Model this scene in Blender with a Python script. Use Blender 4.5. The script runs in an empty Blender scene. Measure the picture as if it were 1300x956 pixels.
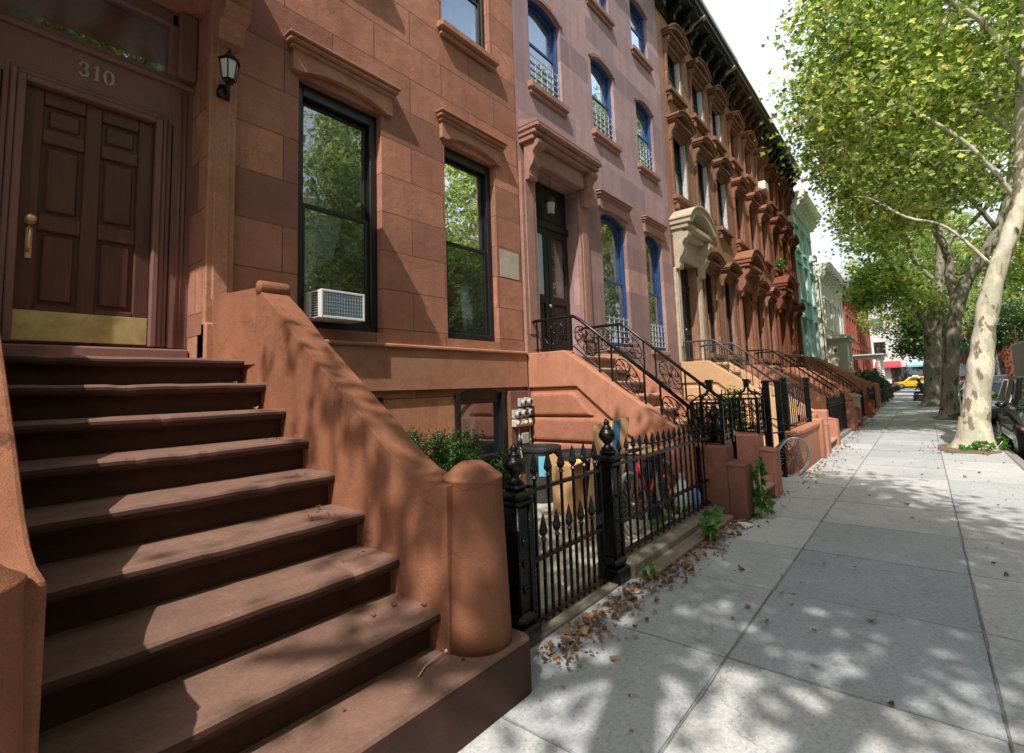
import bpy, bmesh, math, random
import numpy as np
from mathutils import Vector, Matrix, Euler
R = math.radians
PI = math.pi
scene = bpy.context.scene
COL = scene.collection
ORG = {}
random.seed(7)

# ------------------------------------------------------------------ mesh helpers
class MB:
    """collects shapes, then links them as ONE mesh object"""
    def __init__(s):
        s.v = []; s.f = []; s.s = []
    def add(s, vs, fs, smooth=False):
        n = len(s.v)
        s.v.extend([tuple(p) for p in vs])
        for f in fs:
            s.f.append([i + n for i in f]); s.s.append(smooth)
        return s
    def quad(s, a, b, c, d):
        return s.add([a, b, c, d], [(0, 1, 2, 3)])
    def box(s, x0, x1, y0, y1, z0, z1, b=0.0):
        if b <= 0:
            vs = [(x, y, z) for x in (x0, x1) for y in (y0, y1) for z in (z0, z1)]
            return s.add(vs, [(0, 1, 3, 2), (4, 6, 7, 5), (0, 4, 5, 1), (2, 3, 7, 6), (0, 2, 6, 4), (1, 5, 7, 3)])
        b = min(b, abs(x1 - x0) * .45, abs(y1 - y0) * .45, abs(z1 - z0) * .45)
        lo = (x0, y0, z0); hi = (x1, y1, z1)
        vs = []; idx = {}
        for cx in (0, 1):
            for cy in (0, 1):
                for cz in (0, 1):
                    c = (cx, cy, cz)
                    for ax in range(3):
                        p = []
                        for k in range(3):
                            full = hi[k] if c[k] else lo[k]
                            p.append(full if k == ax else full + (-b if c[k] else b))
                        idx[(c, ax)] = len(vs); vs.append(p)
        fs = []
        for ax in range(3):
            o = [k for k in range(3) if k != ax]
            for sd in (0, 1):
                q = []
                for (i, j) in ((0, 0), (1, 0), (1, 1), (0, 1)):
                    c = [0, 0, 0]; c[ax] = sd; c[o[0]] = i; c[o[1]] = j
                    q.append(idx[(tuple(c), ax)])
                fs.append(q)
            for i in (0, 1):
                for j in (0, 1):
                    c0 = [0, 0, 0]; c1 = [0, 0, 0]
                    c0[ax] = 0; c1[ax] = 1
                    for c in (c0, c1):
                        c[o[0]] = i; c[o[1]] = j
                    c0 = tuple(c0); c1 = tuple(c1)
                    fs.append([idx[(c0, o[0])], idx[(c1, o[0])], idx[(c1, o[1])], idx[(c0, o[1])]])
        for cx in (0, 1):
            for cy in (0, 1):
                for cz in (0, 1):
                    fs.append([idx[((cx, cy, cz), k)] for k in range(3)])
        return s.add(vs, fs)
    def prism(s, pts, plane, a0, a1, smooth=False):
        """polygon in a plane ('xz','yz','xy') extruded along the third axis"""
        def mk(p, a):
            if plane == 'xz': return (p[0], a, p[1])
            if plane == 'yz': return (a, p[0], p[1])
            return (p[0], p[1], a)
        n = len(pts)
        vs = [mk(p, a0) for p in pts] + [mk(p, a1) for p in pts]
        s.add(vs, [list(range(n)), list(range(2 * n - 1, n - 1, -1))])
        k = len(s.v) - 2 * n
        for i in range(n):
            j = (i + 1) % n
            s.f.append([k + i, k + j, k + n + j, k + n + i]); s.s.append(smooth)
        return s
    def lathe(s, c, prof, n=16, smooth=True, sx=1, sy=1):
        vs = []; fs = []
        m = len(prof)
        for (r, z) in prof:
            for i in range(n):
                a = 2 * PI * i / n
                vs.append((c[0] + sx * r * math.cos(a), c[1] + sy * r * math.sin(a), c[2] + z))
        for k in range(m - 1):
            for i in range(n):
                j = (i + 1) % n
                fs.append((k * n + i, k * n + j, (k + 1) * n + j, (k + 1) * n + i))
        fs.append(tuple(range(n))); fs.append(tuple(range((m - 1) * n, m * n)))
        return s.add(vs, fs, smooth)
    def tube(s, path, rad, n=8, smooth=True, closed=False):
        path = [Vector(p) for p in path]
        m = len(path)
        if not hasattr(rad, '__len__'): rad = [rad] * m
        up = None; vs = []; fs = []
        for i, p in enumerate(path):
            if closed: d = path[(i + 1) % m] - path[i - 1]
            else: d = path[min(i + 1, m - 1)] - path[max(i - 1, 0)]
            if d.length < 1e-9: d = Vector((0, 0, 1))
            d.normalize()
            if up is None:
                up = Vector((0, 0, 1)) if abs(d.z) < .9 else Vector((1, 0, 0))
            sd = d.cross(up)
            if sd.length < 1e-6: sd = d.cross(Vector((0, 1, .01)))
            sd.normalize(); up = sd.cross(d).normalized()
            for k in range(n):
                a = 2 * PI * k / n
                vs.append(p + (sd * math.cos(a) + up * math.sin(a)) * rad[i])
        for i in range(m if closed else m - 1):
            i2 = (i + 1) % m
            for k in range(n):
                k2 = (k + 1) % n
                fs.append((i * n + k, i * n + k2, i2 * n + k2, i2 * n + k))
        if not closed:
            fs.append(tuple(range(n))); fs.append(tuple(range((m - 1) * n, m * n)))
        return s.add(vs, fs, smooth)
    def bar(s, p, q, w, h=None):
        """square bar between two points"""
        p = Vector(p); q = Vector(q); d = (q - p).normalized()
        up = Vector((0, 0, 1)) if abs(d.z) < .95 else Vector((1, 0, 0))
        sd = d.cross(up).normalized(); up = sd.cross(d)
        h = h or w
        vs = []
        for c in (p, q):
            for (a, b) in ((-1, -1), (1, -1), (1, 1), (-1, 1)):
                vs.append(c + sd * a * w / 2 + up * b * h / 2)
        return s.add(vs, [(0, 1, 2, 3), (4, 5, 6, 7), (0, 1, 5, 4), (1, 2, 6, 5), (2, 3, 7, 6), (3, 0, 4, 7)])
    def ball(s, c, rx, ry=None, rz=None, n=10):
        ry = ry or rx; rz = rz or rx
        prof = [(math.cos(-PI / 2 + PI * k / n), math.sin(-PI / 2 + PI * k / n)) for k in range(n + 1)]
        prof = [(max(r, .001), z) for r, z in prof]
        m0 = len(s.v)
        s.lathe((0, 0, 0), prof, n * 2)
        for i in range(m0, len(s.v)):
            x, y, z = s.v[i]
            s.v[i] = (c[0] + x * rx, c[1] + y * ry, c[2] + z * rz)
        return s
    def xf(s, M):
        s.v = [tuple(M @ Vector(p)) for p in s.v]
        return s
    def build(s, name, m, parent=None, loc=None, bevel=0, seg=2, auto=None):
        me = bpy.data.meshes.new(name)
        off = Vector((0, 0, 0))
        if parent is not None: off = ORG.get(parent.name, Vector((0, 0, 0)))
        elif loc is not None: off = Vector(loc)
        vs = [(p[0] - off.x, p[1] - off.y, p[2] - off.z) for p in s.v]
        me.from_pydata(vs, [], s.f)
        me.polygons.foreach_set('use_smooth', s.s)
        bm = bmesh.new(); bm.from_mesh(me)
        bmesh.ops.recalc_face_normals(bm, faces=bm.faces)
        bm.to_mesh(me); bm.free()
        me.materials.append(m)
        o = bpy.data.objects.new(name, me); COL.objects.link(o)
        if parent is not None:
            o.parent = parent; ORG[o.name] = off
        elif loc is not None:
            o.location = loc; ORG[o.name] = off
        if bevel:
            b = o.modifiers.new('bevel', 'BEVEL'); b.width = bevel; b.segments = seg
            b.limit_method = 'ANGLE'; b.angle_limit = R(40)
        if auto: me.set_sharp_from_angle(angle=auto)
        return o

def tag(o, label=None, cat=None, group=None, kind=None):
    if label: o['label'] = label
    if cat: o['category'] = cat
    if group: o['group'] = group
    if kind: o['kind'] = kind
    return o
def thing(name, label, cat, loc=(0, 0, 0), rz=0, group=None, local=False):
    o = bpy.data.objects.new(name, None); COL.objects.link(o)
    o.empty_display_size = .2
    o.location = loc; o.rotation_euler = (0, 0, rz)
    ORG[o.name] = Vector((0, 0, 0)) if local else Vector(loc)
    return tag(o, label, cat, group)
def copy_tree(o, parent=None):
    c = o.copy(); COL.objects.link(c)
    if parent is not None: c.parent = parent
    for ch in list(o.children): copy_tree(ch, c)
    return c
def arc_pts(x0, x1, z, rise, n=10):
    """points from (x0,z) to (x1,z) bulging up by rise"""
    w = (x1 - x0) / 2; xc = (x0 + x1) / 2
    rr = (w * w + rise * rise) / (2 * rise); zc = z + rise - rr
    a = math.asin(min(1, w / rr))
    return [(xc + rr * math.sin(t), zc + rr * math.cos(t)) for t in [(-a + 2 * a * i / n) for i in range(n + 1)]]

# ------------------------------------------------------------------ materials
def nt(name):
    m = bpy.data.materials.new(name); m.use_nodes = True
    t = m.node_tree
    return m, t, t.nodes['Principled BSDF']
def N(t, typ, **kw):
    n = t.nodes.new(typ)
    for k, v in kw.items():
        if k.startswith('i_'):
            n.inputs[k[2:].replace('_', ' ')].default_value = v
        else: setattr(n, k, v)
    return n
def L(t, a, b): t.links.new(a, b)
def rgba(c): return (c[0], c[1], c[2], 1)
def mixc(t, fac, a, b, mode='MIX'):
    n = N(t, 'ShaderNodeMix', data_type='RGBA', blend_type=mode)
    for sock, val in ((n.inputs[0], fac), (n.inputs[6], a), (n.inputs[7], b)):
        if hasattr(val, 'links'): L(t, val, sock)
        elif isinstance(val, (tuple, list)): sock.default_value = rgba(val)
        else: sock.default_value = val
    return n.outputs[2]
def ramp(t, src, p0, p1, c0=(0, 0, 0), c1=(1, 1, 1)):
    r = N(t, 'ShaderNodeValToRGB')
    r.color_ramp.elements[0].position = p0; r.color_ramp.elements[0].color = rgba(c0)
    r.color_ramp.elements[1].position = p1; r.color_ramp.elements[1].color = rgba(c1)
    L(t, src, r.inputs[0]); return r.outputs[0]
def noise(t, vec, scale, detail=6, rough=.6):
    n = N(t, 'ShaderNodeTexNoise'); n.inputs['Scale'].default_value = scale
    n.inputs['Detail'].default_value = detail; n.inputs['Roughness'].default_value = rough
    if vec is not None: L(t, vec, n.inputs['Vector'])
    return n.outputs['Fac']
def vmap(t, vec, scale=(1, 1, 1), loc=(0, 0, 0), rot=(0, 0, 0)):
    n = N(t, 'ShaderNodeMapping')
    n.inputs['Scale'].default_value = scale; n.inputs['Location'].default_value = loc
    n.inputs['Rotation'].default_value = rot
    L(t, vec, n.inputs['Vector']); return n.outputs[0]
def bump(t, p, height, strength=.3, dist=.01, prev=None):
    b = N(t, 'ShaderNodeBump'); b.inputs['Strength'].default_value = strength
    b.inputs['Distance'].default_value = dist
    L(t, height, b.inputs['Height'])
    if prev is not None: L(t, prev, b.inputs['Normal'])
    L(t, b.outputs[0], p.inputs['Normal']); return b.outputs[0]
def wpos(t): return N(t, 'ShaderNodeNewGeometry').outputs['Position']
def opos(t): return N(t, 'ShaderNodeTexCoord').outputs['Object']

def stone(name, c, c2=None, rough=.85, course=None, mortar=None, streak=0, streak_c=(.5, .45, .42), peel=None, dark=.55, fine=60, bstr=.35, obj=False, grime=0, crack=0):
    """weathered stone or stucco; course=(row height, block width) draws real-size joints"""
    m, t, p = nt(name)
    P = opos(t) if obj else wpos(t)
    c2 = c2 or tuple(x * .75 for x in c)
    big = noise(t, P, .9, 5, .6); mid = noise(t, P, 6, 8, .65); fin = noise(t, P, fine, 4, .6)
    base = mixc(t, ramp(t, big, .35, .68), c, c2)
    h = None
    if course:
        sx = N(t, 'ShaderNodeSeparateXYZ'); L(t, P, sx.inputs[0])
        ad = N(t, 'ShaderNodeMath', operation='ADD'); L(t, sx.outputs[0], ad.inputs[0]); L(t, sx.outputs[1], ad.inputs[1])
        wob = N(t, 'ShaderNodeMath', operation='MULTIPLY_ADD'); L(t, mid, wob.inputs[0]); wob.inputs[1].default_value = .006; L(t, sx.outputs[2], wob.inputs[2])
        cb = N(t, 'ShaderNodeCombineXYZ'); L(t, ad.outputs[0], cb.inputs[0]); L(t, wob.outputs[0], cb.inputs[1])
        br = N(t, 'ShaderNodeTexBrick'); L(t, cb.outputs[0], br.inputs['Vector'])
        br.inputs['Scale'].default_value = 1; br.inputs['Row Height'].default_value = course[0]
        br.inputs['Brick Width'].default_value = course[1]; br.inputs['Mortar Size'].default_value = course[2] if len(course) > 2 else .005
        br.inputs['Mortar Smooth'].default_value = .3
        br.inputs['Color1'].default_value = (1.14, 1.12, 1.08, 1); br.inputs['Color2'].default_value = (.6, .62, .67, 1)
        br.inputs['Mortar'].default_value = rgba(mortar or (.35, .35, .35))
        base = mixc(t, 1.0, base, br.outputs['Color'], 'MULTIPLY')
        h = br.outputs['Fac']
    base = mixc(t, ramp(t, mid, .3, .75, (.0,) * 3, (.6,) * 3), base, tuple(x * dark for x in c2))
    if streak:
        sv = noise(t, vmap(t, P, (7, 7, .35)), 1.0, 5, .7)
        base = mixc(t, ramp(t, sv, .55, .8, (0,) * 3, (streak,) * 3), base, streak_c)
        sd = noise(t, vmap(t, P, (3.1, 3.1, .2), (5, 2, 1)), 1.0, 5, .7)
        base = mixc(t, ramp(t, sd, .5, .8, (0,) * 3, (.55,) * 3), base, tuple(x * .5 for x in c2))
    if peel:
        pn = noise(t, vmap(t, P, (1.6, 1.6, .8)), 2.2, 8, .72)
        base = mixc(t, ramp(t, pn, peel[1], peel[1] + .02), base, peel[0])
    if crack:   # hairline cracks and small chipped repairs
        ck = N(t, 'ShaderNodeTexVoronoi', feature='DISTANCE_TO_EDGE'); ck.inputs['Scale'].default_value = 1.3
        nz = N(t, 'ShaderNodeTexNoise'); nz.inputs['Scale'].default_value = 3; nz.inputs['Detail'].default_value = 7; L(t, P, nz.inputs['Vector'])
        sc_ = N(t, 'ShaderNodeVectorMath', operation='SCALE'); sc_.inputs['Scale'].default_value = .7; L(t, nz.outputs['Color'], sc_.inputs[0])
        wv = N(t, 'ShaderNodeVectorMath', operation='ADD'); L(t, P, wv.inputs[0]); L(t, sc_.outputs[0], wv.inputs[1]); L(t, wv.outputs[0], ck.inputs['Vector'])
        lim = noise(t, P, 1.1, 2, .5)
        cm = N(t, 'ShaderNodeMath', operation='MULTIPLY'); L(t, ramp(t, ck.outputs['Distance'], .002, .006, (crack,) * 3, (0,) * 3), cm.inputs[0]); L(t, ramp(t, lim, .48, .6), cm.inputs[1])
        base = mixc(t, cm.outputs[0], base, tuple(x * .3 for x in c2))
        chip = noise(t, P, 9, 8, .8)
        base = mixc(t, ramp(t, chip, .69, .71, (0,) * 3, (crack * .6,) * 3), base, tuple(min(1, x * 1.35 + .05) for x in c))
    if grime:   # dirt splashed up from the ground
        sz = N(t, 'ShaderNodeSeparateXYZ'); L(t, P, sz.inputs[0])
        ga = N(t, 'ShaderNodeMath', operation='MULTIPLY_ADD'); L(t, mid, ga.inputs[0]); ga.inputs[1].default_value = .9; L(t, sz.outputs[2], ga.inputs[2])
        base = mixc(t, ramp(t, ga.outputs[0], .35, 1.0, (grime,) * 3, (0,) * 3), base, tuple(x * .32 for x in c2))
    sp = ramp(t, fin, .3, .7, (.82,) * 3, (1.1,) * 3)
    base = mixc(t, 1.0, base, sp, 'MULTIPLY')
    L(t, base, p.inputs['Base Color'])
    p.inputs['Roughness'].default_value = rough
    p.inputs['Specular IOR Level'].default_value = .25
    b = bump(t, p, fin, bstr, .006)
    b = bump(t, p, mid, bstr, .02, b)
    if h is not None:
        inv = N(t, 'ShaderNodeMath', operation='SUBTRACT'); inv.inputs[0].default_value = 1; L(t, h, inv.inputs[1])
        bump(t, p, inv.outputs[0], .5, .012, b)
    return m
def plain(name, c, rough=.5, metal=0, var=.15, scale=8, bstr=.1, spec=.5, coat=0, obj=True):
    m, t, p = nt(name)
    P = opos(t) if obj else wpos(t)
    n1 = noise(t, P, scale, 6, .65); n2 = noise(t, P, scale * 9, 3, .6)
    base = mixc(t, ramp(t, n1, .3, .7), tuple(x * (1 - var) for x in c), tuple(min(1, x * (1 + var)) for x in c))
    L(t, base, p.inputs['Base Color'])
    rr = ramp(t, n1, .2, .8, (max(0, rough - .08),) * 3, (min(1, rough + .1),) * 3)
    L(t, rr, p.inputs['Roughness'])
    p.inputs['Metallic'].default_value = metal; p.inputs['Specular IOR Level'].default_value = spec
    if coat: p.inputs['Coat Weight'].default_value = coat; p.inputs['Coat Roughness'].default_value = .04
    if bstr: bump(t, p, n2, bstr, .004)
    return m
def glass(name, c=(.012, .016, .02), refl=.42, tint=(.93, .97, 1)):
    """window glass over a dark room: dark body, strong slightly wavy reflection"""
    m, t, p = nt(name)
    p.inputs['Base Color'].default_value = rgba(c); p.inputs['Roughness'].default_value = .25
    g = N(t, 'ShaderNodeBsdfGlossy'); g.inputs['Color'].default_value = rgba(tint); g.inputs['Roughness'].default_value = .012
    P = wpos(t)
    n = noise(t, P, 2.2, 2, .5)
    b = N(t, 'ShaderNodeBump'); b.inputs['Strength'].default_value = .12; b.inputs['Distance'].default_value = .02
    L(t, n, b.inputs['Height']); L(t, b.outputs[0], g.inputs['Normal'])
    mx = N(t, 'ShaderNodeMixShader'); mx.inputs[0].default_value = refl
    lw = N(t, 'ShaderNodeLayerWeight'); lw.inputs['Blend'].default_value = .35
    ml = N(t, 'ShaderNodeMath', operation='MULTIPLY_ADD'); L(t, lw.outputs['Fresnel'], ml.inputs[0]); ml.inputs[1].default_value = .5; ml.inputs[2].default_value = refl * .55
    L(t, ml.outputs[0], mx.inputs[0])
    # curtains and furniture glimpsed behind the glass
    cv = noise(t, vmap(t, P, (1.3, 1.3, .5), (3, 1, 4)), 1.7, 2, .4)
    cc = ramp(t, cv, .54, .6, c, tuple(min(1, x * 7 + .02) for x in c))
    L(t, cc, p.inputs['Base Color'])
    L(t, p.outputs[0], mx.inputs[1]); L(t, g.outputs[0], mx.inputs[2])
    L(t, mx.outputs[0], t.nodes['Material Output'].inputs['Surface'])
    return m
def leafmat(name, cols, trans=.45):
    m, t, p = nt(name)
    g = N(t, 'ShaderNodeNewGeometry')
    r = N(t, 'ShaderNodeValToRGB'); r.color_ramp.interpolation = 'LINEAR'
    e = r.color_ramp.elements
    e[0].position = cols[0][0]; e[0].color = rgba(cols[0][1]); e[1].position = cols[-1][0]; e[1].color = rgba(cols[-1][1])
    for pos, c in cols[1:-1]:
        k = e.new(pos); k.color = rgba(c)
    L(t, g.outputs['Random Per Island'], r.inputs[0])
    cl = noise(t, g.outputs['Position'], .7, 3, .5)
    c = mixc(t, 1.0, r.outputs[0], ramp(t, cl, .3, .7, (.7, .75, .7), (1.2, 1.15, 1.05)), 'MULTIPLY')
    L(t, c, p.inputs['Base Color']); p.inputs['Roughness'].default_value = .38; p.inputs['Specular IOR Level'].default_value = .55
    tr = N(t, 'ShaderNodeBsdfTranslucent')
    tc = mixc(t, 1.0, c, (1.45, 1.4, .75), 'MULTIPLY'); L(t, tc, tr.inputs['Color'])
    mx = N(t, 'ShaderNodeMixShader'); mx.inputs[0].default_value = trans
    L(t, p.outputs[0], mx.inputs[1]); L(t, tr.outputs[0], mx.inputs[2])
    L(t, mx.outputs[0], t.nodes['Material Output'].inputs['Surface'])
    return m
def wood(name, c, c2, rough=.35):
    m, t, p = nt(name)
    P = wpos(t)
    g = noise(t, vmap(t, P, (30, 30, 1.2)), 1.0, 6, .65); n = noise(t, P, 3, 5, .6)
    base = mixc(t, ramp(t, g, .35, .7), c, c2)
    base = mixc(t, ramp(t, n, .5, .8, (0,) * 3, (.6,) * 3), base, tuple(x * .55 for x in c))
    sc = noise(t, vmap(t, P, (14, 14, 5)), 2.5, 8, .8)
    base = mixc(t, ramp(t, sc, .7, .74, (0,) * 3, (.5,) * 3), base, tuple(min(1, x * 2.6) for x in c2))
    L(t, base, p.inputs['Base Color']); p.inputs['Roughness'].default_value = rough
    bump(t, p, g, .15, .003)
    return m

M = {}
# brownstones (albedo)
M['h1'] = stone('brown_ashlar', (.6, .285, .19), (.44, .195, .13), course=(.48, 1.12, .007), mortar=(.34, .28, .25), streak=.5, streak_c=(.3, .17, .115), bstr=.5, crack=.5)
M['h1trim'] = stone('brown_trim_stone', (.54, .275, .18), (.43, .2, .125))
M['h1base'] = stone('brown_base_stone', (.58, .28, .17), (.46, .21, .125), course=(.52, 1.5, .006), mortar=(.3, .25, .22), streak=.2, streak_c=(.3, .16, .1), grime=.6, crack=.5)
M['stoop1'] = stone('brown_painted_stucco', (.37, .155, .086), (.29, .115, .064), dark=.55, fine=150, bstr=.6, rough=.8, streak=.3, streak_c=(.24, .1, .06), grime=.6, crack=.75)
M['step1x'] = stone('brown_painted_step', (.19, .08, .05), (.14, .06, .038), dark=.6, fine=120, bstr=.2, rough=.55)
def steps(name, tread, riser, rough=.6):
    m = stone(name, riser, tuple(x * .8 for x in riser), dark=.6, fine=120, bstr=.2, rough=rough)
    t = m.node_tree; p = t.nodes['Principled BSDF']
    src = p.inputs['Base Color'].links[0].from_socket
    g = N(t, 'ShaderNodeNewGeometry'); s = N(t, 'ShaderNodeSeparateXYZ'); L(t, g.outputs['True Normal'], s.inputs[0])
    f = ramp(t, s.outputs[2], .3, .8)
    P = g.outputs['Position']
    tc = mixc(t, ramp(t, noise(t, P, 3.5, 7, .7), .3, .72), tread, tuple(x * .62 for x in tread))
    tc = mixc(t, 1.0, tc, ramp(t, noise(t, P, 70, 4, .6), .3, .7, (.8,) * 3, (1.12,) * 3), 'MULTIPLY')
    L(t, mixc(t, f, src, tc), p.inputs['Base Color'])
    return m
M['step1'] = steps('worn_step_shaded_riser', (.27, .155, .118), (.075, .032, .024))  # treads worn pale; shade under the nosings is put into the riser colour
M['h2'] = stone('mauve_ashlar', (.52, .355, .375), (.43, .29, .31), course=(.53, 1.25, .003), mortar=(.72, .7, .7), streak=.35, streak_c=(.6, .5, .5), dark=.75)
M['h2low'] = stone('rosy_ashlar', (.5, .31, .295), (.41, .25, .235), course=(.53, 1.25, .003), mortar=(.72, .7, .7), streak=.25, streak_c=(.55, .42, .4), dark=.75)
M['h2trim'] = stone('rosy_trim', (.45, .25, .2), (.37, .2, .16))
M['terra'] = stone('terracotta_stucco', (.58, .265, .165), (.48, .21, .13), dark=.65, grime=.5, crack=.5, fine=90, bstr=.15, streak=.15, streak_c=(.62, .4, .3))
M['terra_dark'] = stone('terracotta_stone', (.5, .21, .13), (.4, .17, .1), dark=.6, fine=40, bstr=.5)
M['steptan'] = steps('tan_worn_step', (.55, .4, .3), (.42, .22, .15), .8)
M['h3'] = stone('peeling_brownstone', (.45, .25, .165), (.35, .18, .115), streak=.35, streak_c=(.46, .36, .3), peel=((.52, .45, .38), .66), dark=.5)
M['h3trim'] = stone('crumbling_trim', (.30, .155, .1), (.21, .105, .065), peel=((.5, .33, .2), .62), dark=.5, bstr=.6)
M['cream'] = stone('cream_painted_stone', (.6, .52, .4), (.5, .42, .31), dark=.55, peel=((.3, .2, .14), .68))
M['sand'] = stone('sandy_stucco', (.66, .42, .24), (.56, .34, .19), dark=.8)
M['h4'] = stone('red_brownstone', (.42, .195, .125), (.33, .145, .09), streak=.15, streak_c=(.4, .2, .13), dark=.65)
M['h4trim'] = stone('red_brownstone_trim', (.37, .165, .105), (.28, .12, .075), dark=.6)
M['h5'] = stone('dark_red_brownstone', (.28, .092, .05), (.2, .068, .038), streak=.15, streak_c=(.33, .15, .1), dark=.65)
M['h5trim'] = stone('dark_red_trim', (.27, .09, .05), (.19, .065, .036), dark=.6)
M['coral'] = stone('coral_painted_stone', (.6, .27, .2), (.5, .21, .15), dark=.6)
M['pier'] = stone('brown_pier_stone', (.42, .19, .135), (.28, .12, .085), dark=.35, grime=.7, crack=.8, bstr=.6)
M['teal'] = stone('teal_painted_wall', (.36, .62, .58), (.3, .54, .51), dark=.8, streak=.15, streak_c=(.4, .55, .5), bstr=.1)
M['whitetrim'] = plain('off_white_paint', (.8, .79, .72), .6, var=.12, scale=3)
M['greytrim'] = plain('grey_paint', (.42, .44, .4), .6, var=.12, scale=3)
M['beige'] = stone('beige_stucco', (.8, .74, .6), (.7, .64, .52), dark=.8)
M['brick'] = stone('red_brick', (.5, .14, .085), (.42, .11, .065), course=(.075, .21, .006), mortar=(1.1, 1.5, 1.6), dark=.7)
M['blackcornice'] = plain('black_cornice_paint', (.012, .012, .013), .45, var=.4, scale=3)
M['browncornice'] = plain('dark_brown_cornice_paint', (.07, .026, .018), .5, var=.3, scale=3)
M['black_iron'] = plain('black_painted_iron', (.006, .006, .0065), .26, var=.3, scale=20, bstr=.2, spec=.4)
M['grey_iron'] = plain('worn_grey_iron', (.05, .048, .046), .4, var=.4, scale=25, bstr=.25)
M['black_frame'] = plain('black_window_paint', (.012, .012, .014), .4, var=.2)
M['blue_frame'] = plain('blue_window_paint', (.02, .07, .2), .4, var=.2)
M['brown_frame'] = plain('brown_window_paint', (.045, .025, .02), .45, var=.2)
M['pale_frame'] = plain('pale_flaking_paint', (.5, .52, .52), .6, var=.3, scale=12)
M['glass'] = glass('window_glass')
M['glass_up'] = glass('upper_window_glass', (.015, .022, .03), .6, (.62, .8, 1))
M['glass_dark'] = glass('dark_window_glass', (.008, .009, .01), .25)
M['glass_light'] = plain('sky_lit_door_glass', (.42, .58, .66), .15, var=.06, bstr=0)  # sky reflection painted in as a pale blue base colour
M['doorwood'] = wood('dark_door_wood', (.085, .033, .027), (.135, .055, .043))
M['casing'] = wood('plum_casing_paint', (.2, .1, .09), (.25, .125, .11), .5)
M['blackdoor'] = wood('black_door_paint', (.007, .007, .007), (.01, .01, .009), .5)
M['brass'] = plain('worn_brass', (.72, .56, .28), .34, metal=.55, var=.2, scale=10, bstr=.1)
M['number'] = plain('tarnished_bronze', (.42, .35, .27), .5, metal=.2, var=.3, scale=30)
M['dull_white'] = plain('white_plastic', (.72, .72, .7), .45, var=.05)
M['concrete'] = stone('areaway_concrete', (.6, .56, .46), (.48, .44, .36), dark=.5, fine=80)
M['kerbstone'] = stone('kerb_stone', (.36, .3, .235), (.28, .24, .18), dark=.5, fine=70, bstr=.5)
M['graykerb'] = stone('granite_kerb', (.38, .37, .35), (.3, .29, .28), dark=.6, fine=90)
M['soil'] = stone('tree_pit_soil', (.3, .235, .165), (.2, .15, .1), dark=.5, fine=50, bstr=.8)
M['card'] = plain('corrugated_cardboard', (.52, .31, .15), .8, var=.1, scale=4)
M['card_blue'] = plain('blue_printed_card', (.03, .16, .27), .7, var=.1)
M['can'] = plain('black_ribbed_plastic', (.035, .036, .038), .45, var=.25)
M['sticker'] = plain('blue_and_white_poster', (.16, .5, .72), .5, var=.1, scale=3)
M['sticker_y'] = plain('yellow_poster', (.75, .66, .2), .5, var=.1, scale=3)
M['rubber'] = plain('tyre_rubber', (.02, .02, .02), .8, var=.2)
M['rim'] = plain('aluminium', (.6, .6, .6), .3, metal=1, var=.1)
M['red'] = plain('red_frame_paint', (.45, .02, .025), .3, coat=.5, bstr=0)
M['purple'] = plain('purple_frame_paint', (.22, .05, .5), .3, coat=.5, bstr=0)
M['orange'] = plain('orange_plastic', (.9, .28, .02), .35, bstr=0)
M['bag_blue'] = plain('blue_plastic_bag', (.16, .36, .74), .35, var=.2, scale=5)
M['bag_white'] = plain('white_plastic_bag', (.7, .72, .74), .35, var=.12, scale=5)
M['meterboard'] = stone('meter_board', (.3, .14, .09), (.22, .1, .06))
M['meter'] = plain('meter_grey', (.42, .42, .4), .4, var=.1)
M['cable'] = plain('pale_conduit', (.62, .56, .42), .5)
M['carblack'] = plain('black_car_paint', (.006, .007, .01), .12, var=.1, coat=1, bstr=0)
M['cargrey'] = plain('grey_car_paint', (.07, .075, .085), .15, var=.1, coat=1, bstr=0)
M['carwhite'] = plain('white_car_paint', (.7, .72, .74), .2, var=.03, coat=1, bstr=0)
M['caryellow'] = plain('yellow_car_paint', (.85, .45, .01), .2, var=.03, coat=1, bstr=0)
M['carsilver'] = plain('silver_car_paint', (.35, .36, .38), .2, metal=.5, var=.05, coat=1, bstr=0)
M['headlight'] = plain('clear_headlight', (.7, .72, .74), .08, var=.05, bstr=0)
M['amber'] = plain('amber_lens', (.85, .22, .03), .2, bstr=0)
M['darkplastic'] = plain('dark_plastic', (.02, .02, .022), .5)
M['bluepaint'] = plain('bright_blue_paint', (.04, .16, .75), .4)
M['awning'] = plain('red_awning_cloth', (.6, .04, .06), .7)
M['farwhite'] = stone('white_painted_wall', (.74, .70, .68), (.66, .62, .6), dark=.85)
M['skin'] = plain('skin_tone', (.35, .2, .14), .6)
M['darkcloth'] = plain('dark_clothing', (.02, .022, .026), .85)
M['leaf'] = leafmat('plane_tree_leaf', [(0, (.10, .19, .06)), (.3, (.22, .34, .11)), (.6, (.41, .53, .2)), (.88, (.62, .7, .34)), (.98, (.72, .68, .34)), (1, (.66, .4, .16))], .6)
M['leafdark'] = leafmat('dark_shrub_leaf', [(0, (.02, .055, .012)), (.5, (.04, .1, .018)), (1, (.08, .16, .025))], .3)
M['leafbright'] = leafmat('bright_weed_leaf', [(0, (.05, .17, .02)), (.5, (.08, .25, .03)), (1, (.14, .34, .05))], .4)
M['litter'] = leafmat('dry_leaf', [(0, (.13, .06, .035)), (.4, (.24, .115, .065)), (.75, (.36, .19, .11)), (.92, (.46, .29, .17)), (1, (.2, .18, .07))], .15)

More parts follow.
